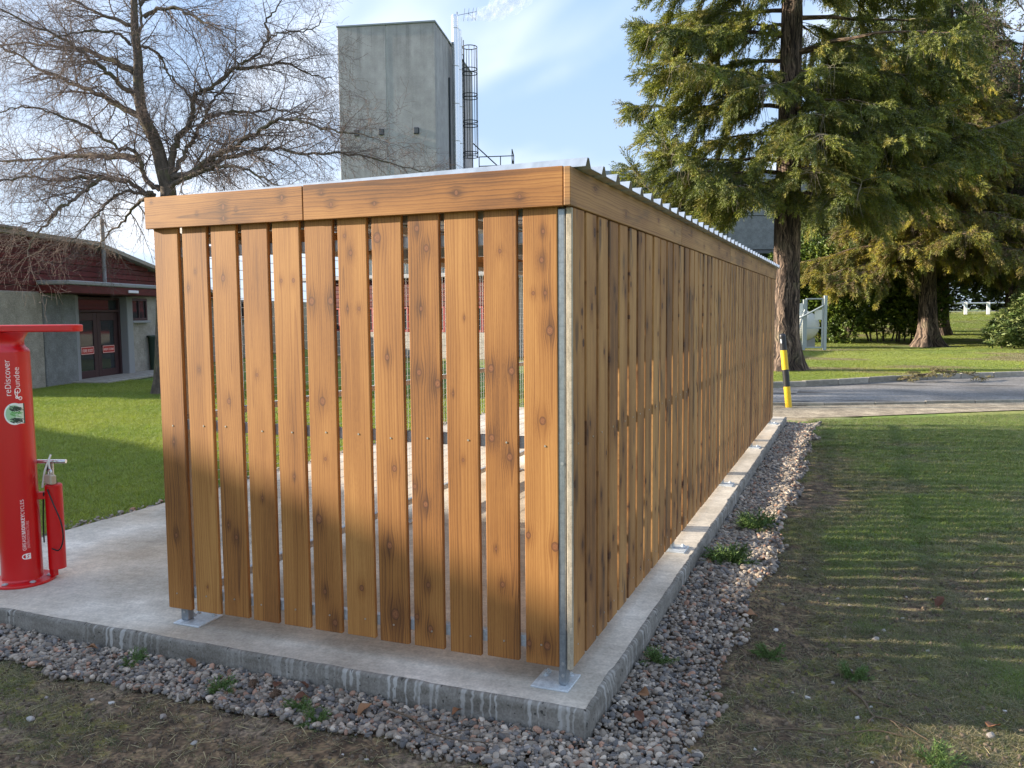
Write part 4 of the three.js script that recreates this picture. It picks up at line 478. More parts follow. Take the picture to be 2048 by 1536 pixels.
// o: name,label,pos,h,r,flare,lean,branches[[y,az,len,rise,tip]],random,..., colours
function conifer(o) {
  const r = mulberry(o.seed), t = thing(o.name, o.label, 'tree', o.pos); const gs = [1, 2, 3].map(k => needleSpray(o.seed * 7 + k, o.needles || 64, o.spray || .42, o.nl || .055, o.nw || .011)), mats = gs.map(() => []), cols = gs.map(() => []);
  part('trunk', trunkGeo(o.h, o.r, o.r1 ?? .06, o.flare ?? .2, o.lean || [0, 0], o.seed), barkMat(2, o.h / 2.4), t);
  const bm = std({ map: spruceBark, roughness: 1, color: lin(1.0, .95, .85) }), dead = new TubeSet(); const Q = new THREE.Quaternion(), M = new THREE.Matrix4(), X = V3(1, 0, 0);
  const place = (p, d, s) => { const k = Math.floor(r() * gs.length); Q.setFromUnitVectors(X, d.clone().normalize()); const tw = new THREE.Quaternion().setFromAxisAngle(X, (r() - .5) * 2.4); M.compose(p, Q.clone().multiply(tw), V3(s, s, s)); mats[k].push(M.clone()); const c = o.cols[Math.floor(r() * o.cols.length)], b = .7 + r() * .6; cols[k].push(lin(c[0] * b, c[1] * b, c[2] * b)); };
  const br = (y, az, len, rise, tip, dens = 1, bare = .12) => {
    const c = Math.cos(az), s = Math.sin(az), x0 = (o.lean || [0, 0])[0] * y, z0 = (o.lean || [0, 0])[1] * y, pts = []; const wob = (r() - .5) * .5;
    for (let k = 0; k <= 8; k++) { const u = k / 8, d = u * len; const a2 = az + wob * u; pts.push(V3(x0 + Math.cos(a2) * d, y + rise * Math.sin(u * Math.PI * .5) * len * .35 - (o.droop ?? .3) * len * u * u * (1 - .1 * u) + tip * len * Math.pow(u, 5), z0 + Math.sin(a2) * d)); }
    pts.forEach((q, i) => { if (i > 1) q.add(V3((r() - .5) * .12, (r() - .5) * .12, (r() - .5) * .12)); });
    const rad = pts.map((q, i) => Math.max(.008, (.022 + len * .011) * (1 - i / 8.3))); const lim = new TubeSet(); lim.add(pts, rad, 6); if (len > (o.limbMin ?? 2.2)) part('limb', lim.geo(), bm, t); else dead.add(pts, rad, 5);
    const cur = new THREE.CatmullRomCurve3(pts), n2 = Math.round(len / .2 * dens * (o.thin ?? 1));
    for (let k = 0; k < n2; k++) { const u = bare + (1 - bare) * (k + r()) / n2; if (o.clump && vn(u * len * 1.6 + y * 9.1, az * 7 + 60) < o.clump * (1.15 - .5 * u)) continue; const p = cur.getPoint(u), d = cur.getTangent(u), up = V3(0, 1, 0), side = d.clone().cross(up).normalize().multiplyScalar(k % 2 ? 1 : -1); const l2 = (o.sec ?? .95) * (.35 + .85 * Math.sin(Math.PI * Math.pow(u, .8))) * (.6 + r() * .6) * Math.min(1.3, len / 3 + .3); const n3 = Math.max(2, Math.round(l2 / .115)); const q = p.clone(), dir = d.clone().multiplyScalar(.55).addScaledVector(side, .8).addScaledVector(up, .05).normalize(), sp = [q.clone()];
      for (let m = 0; m < n3; m++) { dir.y -= (o.hang ?? .16) * (.6 + r()); dir.normalize(); q.addScaledVector(dir, l2 / n3); sp.push(q.clone()); const dd = dir.clone().add(V3((r() - .5) * .8, -.35 * r() - (o.hang ?? .16), (r() - .5) * .8)); if (m > 0 || r() < .4) { place(q, dd, .75 + r() * .5); } if (m > 0 && r() < .55) place(q.clone().add(V3((r() - .5) * .15, -.05, (r() - .5) * .15)), dir.clone().add(V3((r() - .5) * 1.6, -.9, (r() - .5) * 1.6)), .65 + r() * .45); }
      dead.add(sp, sp.map((_, i) => .009 * (1 - i / sp.length) + .003), 3);
      if (r() < (o.strings ?? .25)) { const hs = [p.clone()]; let hp = p.clone(); for (let m = 0; m < 4; m++) { hp = hp.clone().add(V3((r() - .5) * .12, -.1 - r() * .1, (r() - .5) * .12)); hs.push(hp); } dead.add(hs, hs.map((_, i) => .008 - i * .0012), 3); } }
    for (let m = 0; m < 5; m++) place(cur.getPoint(1 - m * .02), cur.getTangent(1).add(V3((r() - .5) * .5, (r() - .2) * .5, (r() - .5) * .5)), .8 + r() * .4);
  };
  for (const b of o.branches || []) br(...b);
  for (let k = 0; k < (o.random || 0); k++) { const y = mix(o.y0, o.y1, (k + r()) / o.random), f = (y - o.y0) / (o.top - o.y0); const len = o.len(f) * (.65 + r() * .5); br(y, k * 2.39996 + r() * .7, len, o.rise ?? .2, (o.tip ?? .12) * r() * 1.4, o.dens ?? 1); }
  const b = part('twigs', dead.geo(), o.twigM || std({ color: lin(.16, .13, .095), roughness: 1 }), t); b.userData.kind = 'stuff';
  gs.forEach((g, i) => insts('needles', g, needleM, mats[i], cols[i], t)); console.log(o.name, 'sprays', mats.reduce((s, m) => s + m.length, 0)); return t;
}
const azL = Math.atan2(.376, -.927), azR = Math.atan2(-.376, .927), azC = Math.atan2(.927, .376);   // image left, image right, towards the viewer
const SPR = [[.12, .15, .012], [.165, .19, .014], [.085, .115, .014], [.22, .235, .018], [.145, .165, .013], [.24, .215, .026]];
conifer({ name: 'spruce_tree', label: 'large spruce with thick straight trunk at the shelter\'s far end', seed: 11, pos: [-.72, -.14, -21.0], h: 21, r: .37, r1: .12, flare: .2, cols: SPR, needles: 60, spray: .46, nl: .07, nw: .012, droop: .22, hang: .075, sec: .95, strings: 1.0, clump: .3, twigM: std({ color: lin(.27, .23, .17), roughness: 1 }),
  branches: [[5.0, azL + .35, 4.3, -.05, .42, 1.5], [5.3, azL - .25, 3.9, .1, .38, 1.5], [4.7, azC - .5, 3.0, .0, .2, 1.6], [4.9, azL + .9, 3.2, .0, .3, 1.5], [5.6, azL + .1, 3.6, .3, .3, 1.3],
    [7.0, azL + .1, 4.1, .35, .12, 1.4], [7.6, azL - .3, 4.0, .4, .1, 1.4], [8.2, azL + .5, 3.9, .35, .1, 1.5], [8.8, azL - .1, 4.0, .3, .1, 1.5], [9.5, azL + .35, 3.8, .25, .1, 1.5], [10.3, azL - .2, 3.8, .2, .1, 1.5], [6.4, azL + .6, 3.0, .2, .1, 1.2],
    [5.9, azR + .2, 6.2, .25, .30, 1.7], [5.2, azR - .15, 4.6, .1, .2, 1.7], [6.6, azR + .35, 4.2, .55, -.1, 1.4], [5.4, azR + .6, 3.6, .1, .1, 1.6], [7.4, azR - .1, 4.2, .2, .1, 1.4], [8.4, azR + .3, 4.4, .2, .1, 1.5], [9.3, azR - .2, 4.4, .2, .1, 1.5], [10.2, azR + .2, 4.2, .2, .1, 1.5],
    [6.1, azC + .2, 3.0, .1, .0, 1.5], [6.9, azC - .3, 2.8, .15, .0, 1.4], [7.3, azC + .6, 2.7, .2, 0, 1.2], [5.3, azC - .1, 2.6, .05, .05, 1.6], [5.9, azC - .7, 3.0, .1, .1, 1.5], [6.5, azC + .15, 2.4, .1, .1, 1.6], [5.0, azC + .7, 2.8, .0, .1, 1.5], [7.7, azC - .2, 2.2, .1, .1, 1.4], [6.2, azR + .9, 3.4, .1, .1, 1.6], [6.9, azR + .55, 3.8, .1, .1, 1.5], [7.9, azR + .1, 4.4, .1, .1, 1.5], [9.9, azC, 2.4, .1, 0, 1.2]],
  random: 24, thin: 1.0, y0: 8.2, y1: 19.5, top: 21, len: f => 3.6 * (1 - f) + .6 });
conifer({ name: 'golden_conifer', label: 'conifer with yellow-tipped drooping foliage and reddish flared trunk on the lawn', seed: 23, pos: [3.95, -.12, -38.3], h: 14, r: .40, r1: .1, flare: .3, lean: [-.03, 0], cols: [[.20, .20, .014], [.30, .255, .02], [.14, .16, .014], [.21, .16, .03], [.36, .30, .022], [.18, .125, .04], [.17, .18, .014]], needles: 60, spray: .5, nl: .075, nw: .014, droop: .3, hang: .07, sec: 1.15, strings: .5, dens: 1.25, limbMin: 3,
  branches: [[3.9, azL + .1, 4.9, .1, .08, 1.3], [4.3, azL + .5, 4.7, .1, .05, 1.3], [3.7, azL - .3, 4.4, .1, .05, 1.2], [4.4, azL + .9, 4.2, .1, .08, 1.2], [4.2, azR, 4.6, .2, .1, 1.2], [4.6, azR + .5, 4.2, .2, .1, 1.2], [4.0, azR - .4, 4.2, .2, .1, 1.1], [4.8, azC, 3.6, .2, .1, 1.2], [4.6, azC + .5, 3.8, .15, .1, 1.2]],
  random: 50, thin: 1.0, clump: .25, y0: 4.2, y1: 13, top: 14.5, len: f => 5.4 * (1 - f) + .5 });
const DK = [[.075, .11, .016], [.10, .135, .018], [.06, .09, .018], [.14, .16, .018]];
conifer({ name: 'dark_conifer', label: 'tall dark green conifer at the top right behind the spruce', seed: 31, pos: [5.0, .1, -46], h: 20, r: .4, flare: .2, cols: DK, needles: 46, spray: .7, nl: .11, nw: .022, droop: .2, hang: .12, sec: 1.3, strings: .1, dens: .8, limbMin: 9, random: 56, y0: 5, y1: 19, top: 20.5, len: f => 5.4 * (1 - f) + .6 });
conifer({ name: 'dark_conifer', label: 'dark conifer directly behind the big spruce\'s right-hand branches', seed: 33, pos: [.9, .0, -47], h: 19, r: .4, flare: .2, cols: DK, needles: 46, spray: .7, nl: .11, nw: .022, droop: .2, hang: .12, sec: 1.3, strings: .1, dens: .75, limbMin: 9, random: 44, y0: 5, y1: 18, top: 19.5, len: f => 4.3 * (1 - f) + .6 });
conifer({ name: 'dark_conifer', label: 'dense dark conifer at the right edge above the rhododendron', seed: 37, pos: [10.2, .3, -44], h: 15, r: .4, flare: .2, cols: DK, needles: 46, spray: .7, nl: .11, nw: .022, droop: .25, hang: .14, sec: 1.3, strings: .3, dens: .8, limbMin: 9, random: 62, y0: 3.3, y1: 14, top: 15.5, len: f => 5.2 * (1 - f) + .6 });
// ---- broad-leaved shrubs
function leafCluster(seed, n, L, W) { const r = mulberry(seed), P = []; for (let k = 0; k < n; k++) { const a = r() * 6.28, e = (r() - .25) * 1.5, d = V3(Math.cos(a) * Math.cos(e), Math.sin(e), Math.sin(a) * Math.cos(e)), s = V3(0, 1, 0).cross(d).normalize().applyAxisAngle(d, (r() - .5) * 1.4), l = L * (.7 + r() * .5), w = W * (.8 + r() * .4), nn = d.clone().cross(s), b = d.clone().multiplyScalar(L * .12); const at = (t, q, c) => b.clone().addScaledVector(d, l * t).addScaledVector(s, w * q).addScaledVector(nn, c * l); const c0 = at(0, 0, 0), m1 = at(.35, .5, .04), m2 = at(.35, -.5, .04), p1 = at(.7, .4, .02), p2 = at(.7, -.4, .02), mid = at(.5, 0, -.02), tp = at(1, 0, -.08); for (const [x, y, z] of [[c0, m1, mid], [c0, mid, m2], [m1, p1, mid], [m2, mid, p2], [p1, tp, mid], [mid, tp, p2]]) P.push(x.x, x.y, x.z, y.x, y.y, y.z, z.x, z.y, z.z); } const g = new THREE.BufferGeometry(); g.setAttribute('position', new THREE.Float32BufferAttribute(P, 3)); g.computeVertexNormals(); return g; }
const leafM = new THREE.MeshPhysicalMaterial({ roughness: .5, side: THREE.DoubleSide });
function shrub(name, label, pos, lobes, n, cols, L, W, seed, stems = 7) {
  const t = thing(name, label, 'shrub', pos), r = mulberry(seed), gs = [1, 2].map(k => leafCluster(seed + k, 9, L, W)), mats = [[], []], cs = [[], []]; const Q = new THREE.Quaternion(), E = new THREE.Euler(), M = new THREE.Matrix4();
  const vol = lobes.map(l => l[3] * l[4] * l[5]), tot = vol.reduce((a, b) => a + b, 0);
  lobes.forEach((l, li) => { const m = Math.round(n * vol[li] / tot); for (let k = 0; k < m; k++) { const u = r() * 2 - 1, a = r() * 6.28, q = Math.pow(r(), .42), s = Math.sqrt(1 - u * u); const lump = .72 + .5 * fbm(Math.cos(a) * s * 2.2 + seed * 3 + li * 7, u * 2.2 + Math.sin(a) * s * 2 + 30, 3); const x = l[0] + Math.cos(a) * s * q * l[3] * lump, y = l[1] + u * q * l[4] * lump, z = l[2] + Math.sin(a) * s * q * l[5] * lump; if (y < .08) continue; const g = Math.floor(r() * 2); E.set((r() - .5) * 1.2, r() * 6.28, (r() - .5) * 1.2); const sc = .75 + r() * .6; M.compose(V3(x, y, z), Q.setFromEuler(E), V3(sc, sc, sc)); mats[g].push(M.clone()); const c = cols[Math.floor(r() * cols.length)], b = .7 + r() * .6; cs[g].push(lin(c[0] * b, c[1] * b, c[2] * b)); } });
  const bk = std({ color: lin(.10, .075, .05), roughness: 1 }); for (let k = 0; k < stems; k++) { const l = lobes[k % lobes.length], a = r() * 6.28, p0 = V3(l[0] * .8 + Math.cos(a) * l[3] * .3, -.05, l[2] * .8 + Math.sin(a) * l[5] * .3), p1 = V3(l[0] + Math.cos(a) * l[3] * .55, l[1] + l[4] * .2, l[2] + Math.sin(a) * l[5] * .55); const ts = new TubeSet(); const ps = spline([p0, p0.clone().lerp(p1, .5).add(V3((r() - .5) * .3, .1, (r() - .5) * .3)), p1], 4); ts.add(ps, ps.map((_, i) => .035 * (1 - i / ps.length) + .008), 6); part('stem', ts.geo(), bk, t); }
  gs.forEach((g, i) => insts('leaves', g, leafM, mats[i], cs[i], t)); return t;
}
const LAU = [[.075, .125, .014], [.11, .165, .018], [.15, .19, .022], [.055, .09, .014]];
shrub('laurel_shrub', 'tall glossy laurel mass behind the green mesh fence', [-.6, -.1, -40.2], [[-1.3, 2.2, 0, 2.0, 2.4, 1.6], [.8, 2.3, .3, 1.9, 2.5, 1.6], [-.2, 3.6, -.2, 1.6, 1.7, 1.4]], 5200, LAU, .15, .065, 51, 9);
shrub('laurel_shrub', 'dark laurel with bare stems between the mesh gate and golden conifer', [2.6, -.05, -41.2], [[-.6, 1.9, 0, 1.7, 1.6, 1.3], [1.0, 1.7, .2, 1.7, 1.5, 1.3], [.2, 3.0, -.4, 1.9, 1.6, 1.3]], 4200, LAU, .15, .065, 53, 14);
shrub('rhododendron', 'pale-leaved rhododendron at the right edge of the lawn', [7.2, -.1, -36.6], [[.1, .9, .2, 1.3, .9, 1.1], [.9, 1.6, 0, 1.4, 1.3, 1.2], [-.5, .6, .5, .9, .65, .8], [1.2, 2.6, -.3, 1.2, 1.1, 1.1]], 4200, [[.10, .15, .035], [.14, .18, .05], [.07, .11, .03], [.18, .21, .07]], .16, .055, 57, 8);
// ---- slim half-bare tree at the right edge
{
  const r = mulberry(61), t = thing('slim_tree', 'slim leaning tree with twiggy thin crown at the right edge', 'tree', [7.3, -.05, -41.2]); const bk = std({ map: spruceBark, roughness: 1, color: lin(.7, .65, .6) }), tw = new TubeSet(); const lp = [[], []], lc = [[], []], gs = [leafCluster(66, 5, .12, .05), leafCluster(67, 5, .12, .05)];
  const st = spline([[0, 0, 0], [.1, 3, 0], [-.1, 6, .1], [.25, 9, 0], [.2, 12, -.2], [.5, 15, -.2]], 5), ts = new TubeSet(); ts.add(st, st.map((_, i) => .15 * (1 - i / st.length) + .02), 8); part('trunk', ts.geo(), bk, t); const s2 = spline([[0, 1.2, 0], [.8, 4, .2], [1.3, 7.5, .3], [1.5, 11, 0]], 5), t2 = new TubeSet(); t2.add(s2, s2.map((_, i) => .10 * (1 - i / s2.length) + .015), 7); part('limb', t2.geo(), bk, t);
  const go = (p, d, l, r0, lev) => { const pts = [p.clone()], n = 5, dd = d.clone(); let q = p.clone(); for (let k = 0; k < n; k++) { dd.add(V3((r() - .5) * .7, (r() - .45) * .6, (r() - .5) * .7)).normalize(); q = q.clone().addScaledVector(dd, l / n); pts.push(q); if (lev < 3) { const m = lev === 1 ? 2 : 2; for (let e = 0; e < m; e++) go(q, dd.clone().add(V3((r() - .5) * 1.6, (r() - .4) * 1.2, (r() - .5) * 1.6)).normalize(), l * .45, r0 * .5, lev + 1); } else if (r() < .16) { const g = Math.floor(r() * 2); lp[g].push(new THREE.Matrix4().makeRotationY(r() * 6).setPosition(q)); const b = .8 + r() * .6; lc[g].push(lin(.10 * b, .13 * b, .03 * b)); } } tw.add(pts, pts.map((_, i) => Math.max(.006, r0 * (1 - i / 6))), 4); };
  for (const S of [st, s2]) for (let k = 5; k < S.length; k++) for (let e = 0; e < 2; e++) go(S[k], V3(r() - .5, .25, r() - .5).normalize(), 1.4 + r() * 1.6, .035, 1);
  const b = part('twigs', tw.geo(), std({ color: lin(.10, .08, .06), roughness: 1 }), t); b.userData.kind = 'stuff'; gs.forEach((g, i) => insts('leaves', g, leafM, lp[i], lc[i], t));
}
// ================================================================ SMALLER THINGS
{ // ---- striped bollard by the road
  const b = thing('striped_bollard', 'leaning yellow and black striped bollard at the road edge', 'bollard', [.04, -.12, -11.92]); b.rotation.z = .105; b.rotation.x = -.03;
  const ye = new THREE.MeshPhysicalMaterial({ color: lin(.72, .47, .015), roughness: .42 }), bl = new THREE.MeshPhysicalMaterial({ color: lin(.018, .018, .02), roughness: .4 }); const R = .055;
  const seg = (y0, y1, m) => part('band', cylGeo([0, y0, 0], [0, y1, 0], R, R, 28), m, b); seg(-.05, .36, ye); seg(.36, .65, bl); seg(.65, .98, ye); seg(.98, 1.22, bl);
  part('cap', new THREE.LatheGeometry([[R, 1.22], [R * .92, 1.245], [R * .6, 1.262], [0, 1.268]].map(([x, y]) => new THREE.Vector2(x, y)), 28), bl, b); part('reflector', cylGeo([-.02, 1.1, .0535], [-.02, 1.17, .0535], .012, .012, 8), std({ color: 0xe8e8e8, roughness: .3 }), b);
}
{ // ---- green mesh fence with an open gate, tank behind
  const f = thing('mesh_gate', 'open steel mesh gate with white notices and diagonal brace beyond the road', 'gate', [-.12, -.06, -32.8], .30);
  const st = std({ color: lin(.42, .46, .46), metalness: .4, roughness: .5 }), gm = std({ color: lin(.10, .22, .14), roughness: .6 });
  part('post', bx(-.06, .06, 0, 2.15, -.06, .06, .006), st, f); part('post', bx(-.86, -.76, 0, 2.0, -.05, .05, .006), st, f);
  const gate = part('gate_frame', merge([bx(-.755, -.70, .08, 2.05, -.03, .03, .005), bx(-.13, -.075, .08, 2.05, -.03, .03, .005), bx(-.698, -.132, 2.0, 2.05, -.03, .03, .005), bx(-.698, -.132, .08, .13, -.03, .03, .005), bx(-.698, -.132, .85, .9, -.03, .03, .005)]), st, f);
  part('brace', cylGeo([-.1, 1.75, .06], [-3.3, .05, .3], .035, .035, 8), st, f); part('brace', cylGeo([-.8, 1.6, .05], [-1.3, .05, .35], .03, .03, 8), st, f);
  part('notice', bx(-1.16, -.87, 1.35, 1.85, .03, .045, .003), std({ color: 0xf0efe6, roughness: .5 }), f); part('notice', bx(-.42, -.14, 1.2, 1.6, .035, .05, .003), std({ color: 0xe8e6dc, roughness: .5 }), f);
  const g = []; for (let x = -4.6; x < -.88; x += .09) g.push(cylGeo([x, .05, 0], [x, 2.0, 0], .004, .004, 4, false)); for (let y = .1; y < 2; y += .09) g.push(cylGeo([-4.6, y, .004], [-.88, y, .004], .004, .004, 4, false)); part('mesh_panel', merge(g), gm, f); for (const x of [-4.6, -2.7]) part('post', bx(x - .03, x + .03, 0, 2.05, -.03, .03, .005), gm, f);
  const t = thing('white_tank', 'rounded white tank behind the mesh fence by the spruce trunk', 'tank', [-1.2, -.05, -35.3], .3); const wm = std({ color: lin(.62, .62, .56), roughness: .6 }); const lath = new THREE.LatheGeometry([[0, -1.1], [.3, -1.06], [.52, -.92], [.62, -.7], [.65, -.4], [.65, .4], [.62, .7], [.52, .92], [.3, 1.06], [0, 1.1]].map(([x, y]) => new THREE.Vector2(x, y)), 36); lath.rotateX(Math.PI / 2); lath.translate(0, .92, 0); part('tank_body', lath, wm, t); for (const z of [-.6, .6]) part('cradle', bx(-.45, .45, 0, .42, z - .1, z + .1, .01), greyTrim, t); part('filler_cap', cylGeo([0, 1.54, .2], [0, 1.68, .2], .12, .12, 16), darkSteel, t);
}
{ // ---- white posts and rail on the crest, with the far road
  const y = (x, z) => terrain(x, z); const r = thing('white_railing', 'low white post and rail fence on the crest under the conifer', 'railing', [0, 0, 0]); const w = std({ color: lin(.7, .72, .74), roughness: .5 });
  const P = [[2.2, -58.5], [3.6, -59.1], [4.9, -59.7], [6.3, -60.4], [7.7, -61], [9.1, -61.6], [10.5, -62.2], [12, -62.9]]; P.forEach(([x, z], i) => { const h = y(x, z); part('post', bx(x - .1, x + .1, h - .1, h + .85, z - .08, z + .08, .01), w, r); if (i) { const [a, c] = P[i - 1], h0 = y(a, c); part('rail', cylGeo([a, h0 + .78, c], [x, h + .78, z], .05, .05, 8), w, r); } });
  const g = new THREE.PlaneGeometry(34, 5, 34, 1); g.rotateX(-Math.PI / 2); g.rotateY(.42); g.translate(9, 0, -66); const p = g.attributes.position; for (let i = 0; i < p.count; i++) p.setY(i, y(p.getX(i), p.getZ(i)) + .03); g.computeVertexNormals(); struct('far_road', g, std({ color: lin(.2, .21, .23), roughness: .7 }));
}
{ // ---- dark green bin by the hall
  const b = thing('green_bin', 'dark green wheeled bin against the hall wall right of the fire doors', 'bin', [-18.05, -.1, -16.2], -.35); const g = std({ color: lin(.02, .045, .03), roughness: .5 });
  const S = new THREE.CylinderGeometry(.42, .36, .95, 4, 1); S.rotateY(Math.PI / 4); S.translate(0, .5, 0); part('bin_body', S, g, b); part('lid', bx(-.33, .33, .98, 1.04, -.34, .36, .015), g, b); for (const x of [-.26, .26]) part('wheel', cylGeo([x - .03, .1, -.3], [x + .03, .1, -.3], .1, .1, 16), std({ color: 0x101010, roughness: .8 }), b);
}
// ---- ground litter
const barkBrown = std({ color: lin(.14, .10, .065), roughness: 1 });
function twigThing(label, pts, r0, branches = 0, seed = 1) { const r = mulberry(seed), ts = new TubeSet(), P = spline(pts.map(([x, z, dy = .01]) => V3(x, Math.max(nearHeight(x, z), bedInside(x, z) > .03 ? -.098 : -1) + dy, z)), 6); ts.add(P, P.map((_, i) => r0 * (1 - .7 * i / P.length)), 6); for (let k = 0; k < branches; k++) { const i = 3 + Math.floor(r() * (P.length - 5)), d = P[i].clone().sub(P[i - 1]).normalize(), s = V3(-d.z, .1 + r() * .2, d.x).multiplyScalar(r() < .5 ? 1 : -1), e = P[i].clone().addScaledVector(d, .06 + r() * .06).addScaledVector(s, .05 + r() * .06); e.y = P[i].y + .012; ts.add([P[i], P[i].clone().lerp(e, .5).add(V3(0, .006, 0)), e], [r0 * .5, r0 * .4, r0 * .2], 5); } return solo('fallen_twig', ts.geo(), barkBrown, label, 'twig'); }
twigThing('thin curved twig lying on the gravel in front of the slab', [[-.62, .30, .035], [-.5, .33, .03], [-.4, .40, .03], [-.28, .42, .03], [-.12, .40, .035]], .0055, 3, 1);
twigThing('long pale twig across bare soil right of the slab corner', [[.72, -.05], [.9, -.17], [1.05, -.16], [1.2, -.25], [1.32, -.22]], .0035, 2, 2);
twigThing('crooked twig on the soil among the shadow stripes', [[1.1, -.62], [1.16, -.5], [1.2, -.36], [1.26, -.34], [1.38, -.22]], .006, 3, 3);
twigThing('slim twig at the gravel edge beside the striped shadow', [[.55, -.75, .02], [.62, -.82], [.72, -.83], [.82, -.92]], .004, 2, 4);
twigThing('small twig on the grass far right in the striped shade', [[1.78, -2.55], [1.86, -2.72], [2.0, -2.78], [2.12, -2.76]], .006, 2, 5);
{ // pine needles branch fallen on the road edge
  const r = mulberry(71), t = thing('fallen_branch', 'broken conifer branch with dead needles lying against the far kerb', 'branch', [2.75, -.09, -18.35]); const ts = new TubeSet(), g = needleSpray(72, 60, .4, .07, .012), m = [], c = []; const P = spline([[-.75, .02, .35], [-.2, .16, .2], [.35, .22, .0], [1.0, .05, -.35]], 6); ts.add(P, P.map((_, i) => .022 * (1 - .7 * i / P.length)), 6); part('stem', ts.geo(), barkBrown, t); for (let k = 0; k < 42; k++) { const p = P[Math.floor(r() * P.length)].clone().add(V3((r() - .5) * .3, (r() - .6) * .12 + .02, (r() - .5) * .3)); p.y = Math.max(.02, p.y); const q = new THREE.Quaternion().setFromEuler(new THREE.Euler(0, r() * 6.28, (r() - .5) * .6)); m.push(new THREE.Matrix4().compose(p, q, V3(1, 1, 1).multiplyScalar(.4 + r() * .4))); const b = .7 + r() * .6; c.push(lin(.15 * b, .13 * b, .045 * b)); } insts('needles', g, needleM, m, c, t);
}
{ // dead leaves, cones and stray stones
  const r = mulberry(81); const leafG = (seed) => { const q = mulberry(seed), P = [], n = 7; const rim = []; for (let k = 0; k <= n; k++) { const t = k / n, w = Math.sin(Math.PI * Math.pow(t, .8)) * .017 * (.8 + q() * .5); rim.push([t * .055 - .027, w]); } const h = (x, z) => Math.sin(x * 70 + seed) * .004 + z * z * 26; for (let k = 0; k < n; k++) for (const s of [-1, 1]) { const [x0, w0] = rim[k], [x1, w1] = rim[k + 1]; const A = [x0, h(x0, 0), 0], B = [x1, h(x1, 0), 0], C = [x1, h(x1, w1), s * w1], D = [x0, h(x0, w0), s * w0]; P.push(...A, ...B, ...C, ...A, ...C, ...D); const dn = (a) => [a[0], a[1] - .0008, a[2]]; P.push(...dn(A), ...dn(C), ...dn(B), ...dn(A), ...dn(D), ...dn(C)); } const g = new THREE.BufferGeometry(); g.setAttribute('position', new THREE.Float32BufferAttribute(P, 3)); g.computeVertexNormals(); return g; };
  const lg = [1, 2, 3].map(leafG), lm = [[.20, .085, .035], [.26, .13, .06], [.13, .055, .03]].map(c => std({ color: lin(...c), roughness: .8, side: THREE.DoubleSide }));
  const spots = [[-1.72, .215, 'curled brown leaf leaning on the slab face below its left end'], [-1.08, .23, 'orange-brown leaf against the slab face near the middle boards'], [-1.02, .33, 'dark red-brown leaf on gravel below the middle boards'], [-.36, .21, 'upright brown leaf pressed to the slab face left of the corner'], [-1.2, .26, 'pale curled leaf beside the pine cone on the gravel'], [-2.3, .25, 'brown leaf on gravel below the red station'], [-.72, .33, 'small rust-coloured leaf in the gravel left of the twig'], [.33, -.02, 'crumpled brown leaf on gravel right of the slab corner'], [.30, -.22, 'dark leaf tucked against the slab\'s right side'], [.62, -1.3, 'brown leaf where the gravel meets the soil'], [.56, -2.4, 'leaf on the sunlit edge of the gravel strip'], [1.55, -1.9, 'rust leaf on the grass among the shadow stripes'], [1.62, -.42, 'pale brown leaf on soil near the lower right corner']];
  for (const [x, z, label] of spots) { const o = solo('dead_leaf', lg[Math.floor(r() * 3)], lm[Math.floor(r() * 3)], label, 'leaf'); const s = 1 + r() * .5; o.scale.setScalar(s); const onBed = bedInside(x, z) > .03; o.position.set(x, (onBed ? -.092 : nearHeight(x, z)) + .022, z); o.rotation.set((r() - .5) * 1.2, r() * 6.28, (r() - .5) * 1.2); }
  const cone = new THREE.Group(); { const g = []; for (let k = 0; k < 46; k++) { const t = k / 46, a = k * 2.4, rad = .019 * Math.sin(Math.PI * (.12 + t * .82)); const q = new THREE.ConeGeometry(.007, .012, 4); q.scale(1, 1, .5); q.rotateZ(-1.1); q.translate(rad, t * .055, 0); q.rotateY(a); g.push(q); } const core = new THREE.SphereGeometry(.014, 10, 8); core.scale(1, 2, 1); core.translate(0, .028, 0); g.push(core); var coneG = merge(g); }
  for (const [x, z, label] of [[-1.16, .30, 'brown fir cone on the gravel below the middle boards'], [-1.32, .255, 'darker fir cone close to the slab face on the gravel']]) { const o = solo('fir_cone', coneG, std({ color: lin(.12, .075, .045), roughness: .9 }), label, 'cone'); o.position.set(x, -.082, z); o.rotation.set(1.35, r() * 6, .2); }
  const sg = new THREE.IcosahedronGeometry(1, 2); { const p = sg.attributes.position; for (let i = 0; i < p.count; i++) { const x = p.getX(i), y = p.getY(i), z = p.getZ(i), k = .8 + .4 * vn(x * 1.3 + 7, y * 1.3 + z * 1.7 + 9); p.setXYZ(i, x * k, y * k * .6, z * k * .85); } sg.computeVertexNormals(); }
  const sm = [[.50, .48, .44], [.36, .34, .31], [.28, .25, .22]].map(c => std({ color: lin(...c), roughness: .85 }));
  const stones = []; for (let k = 0; k < 64; k++) { let x, z; if (k < 30) { x = -3 + r() * 3; z = .62 + r() * .8; } else { x = .75 + Math.pow(r(), 1.4) * 1.4; z = .2 - r() * 2.6; } if (bedInside(x, z) > -.06) continue; stones.push([x, z]); }
  for (const [x, z] of stones) { const o = solo('stray_pebble', sg, sm[Math.floor(r() * 3)], x < .4 ? 'small stray pebble lying on the mossy soil in front of the gravel' : 'small stray pebble lying on the worn soil right of the gravel', 'pebble', x < .4 ? 'pebbles on the soil in front' : 'pebbles on the soil to the right'); const s = .007 + r() * r() * .014; o.scale.set(s * 1.2, s, s); o.rotation.y = r() * 6; o.position.set(x, nearHeight(x, z) + s * .3, z); }
}
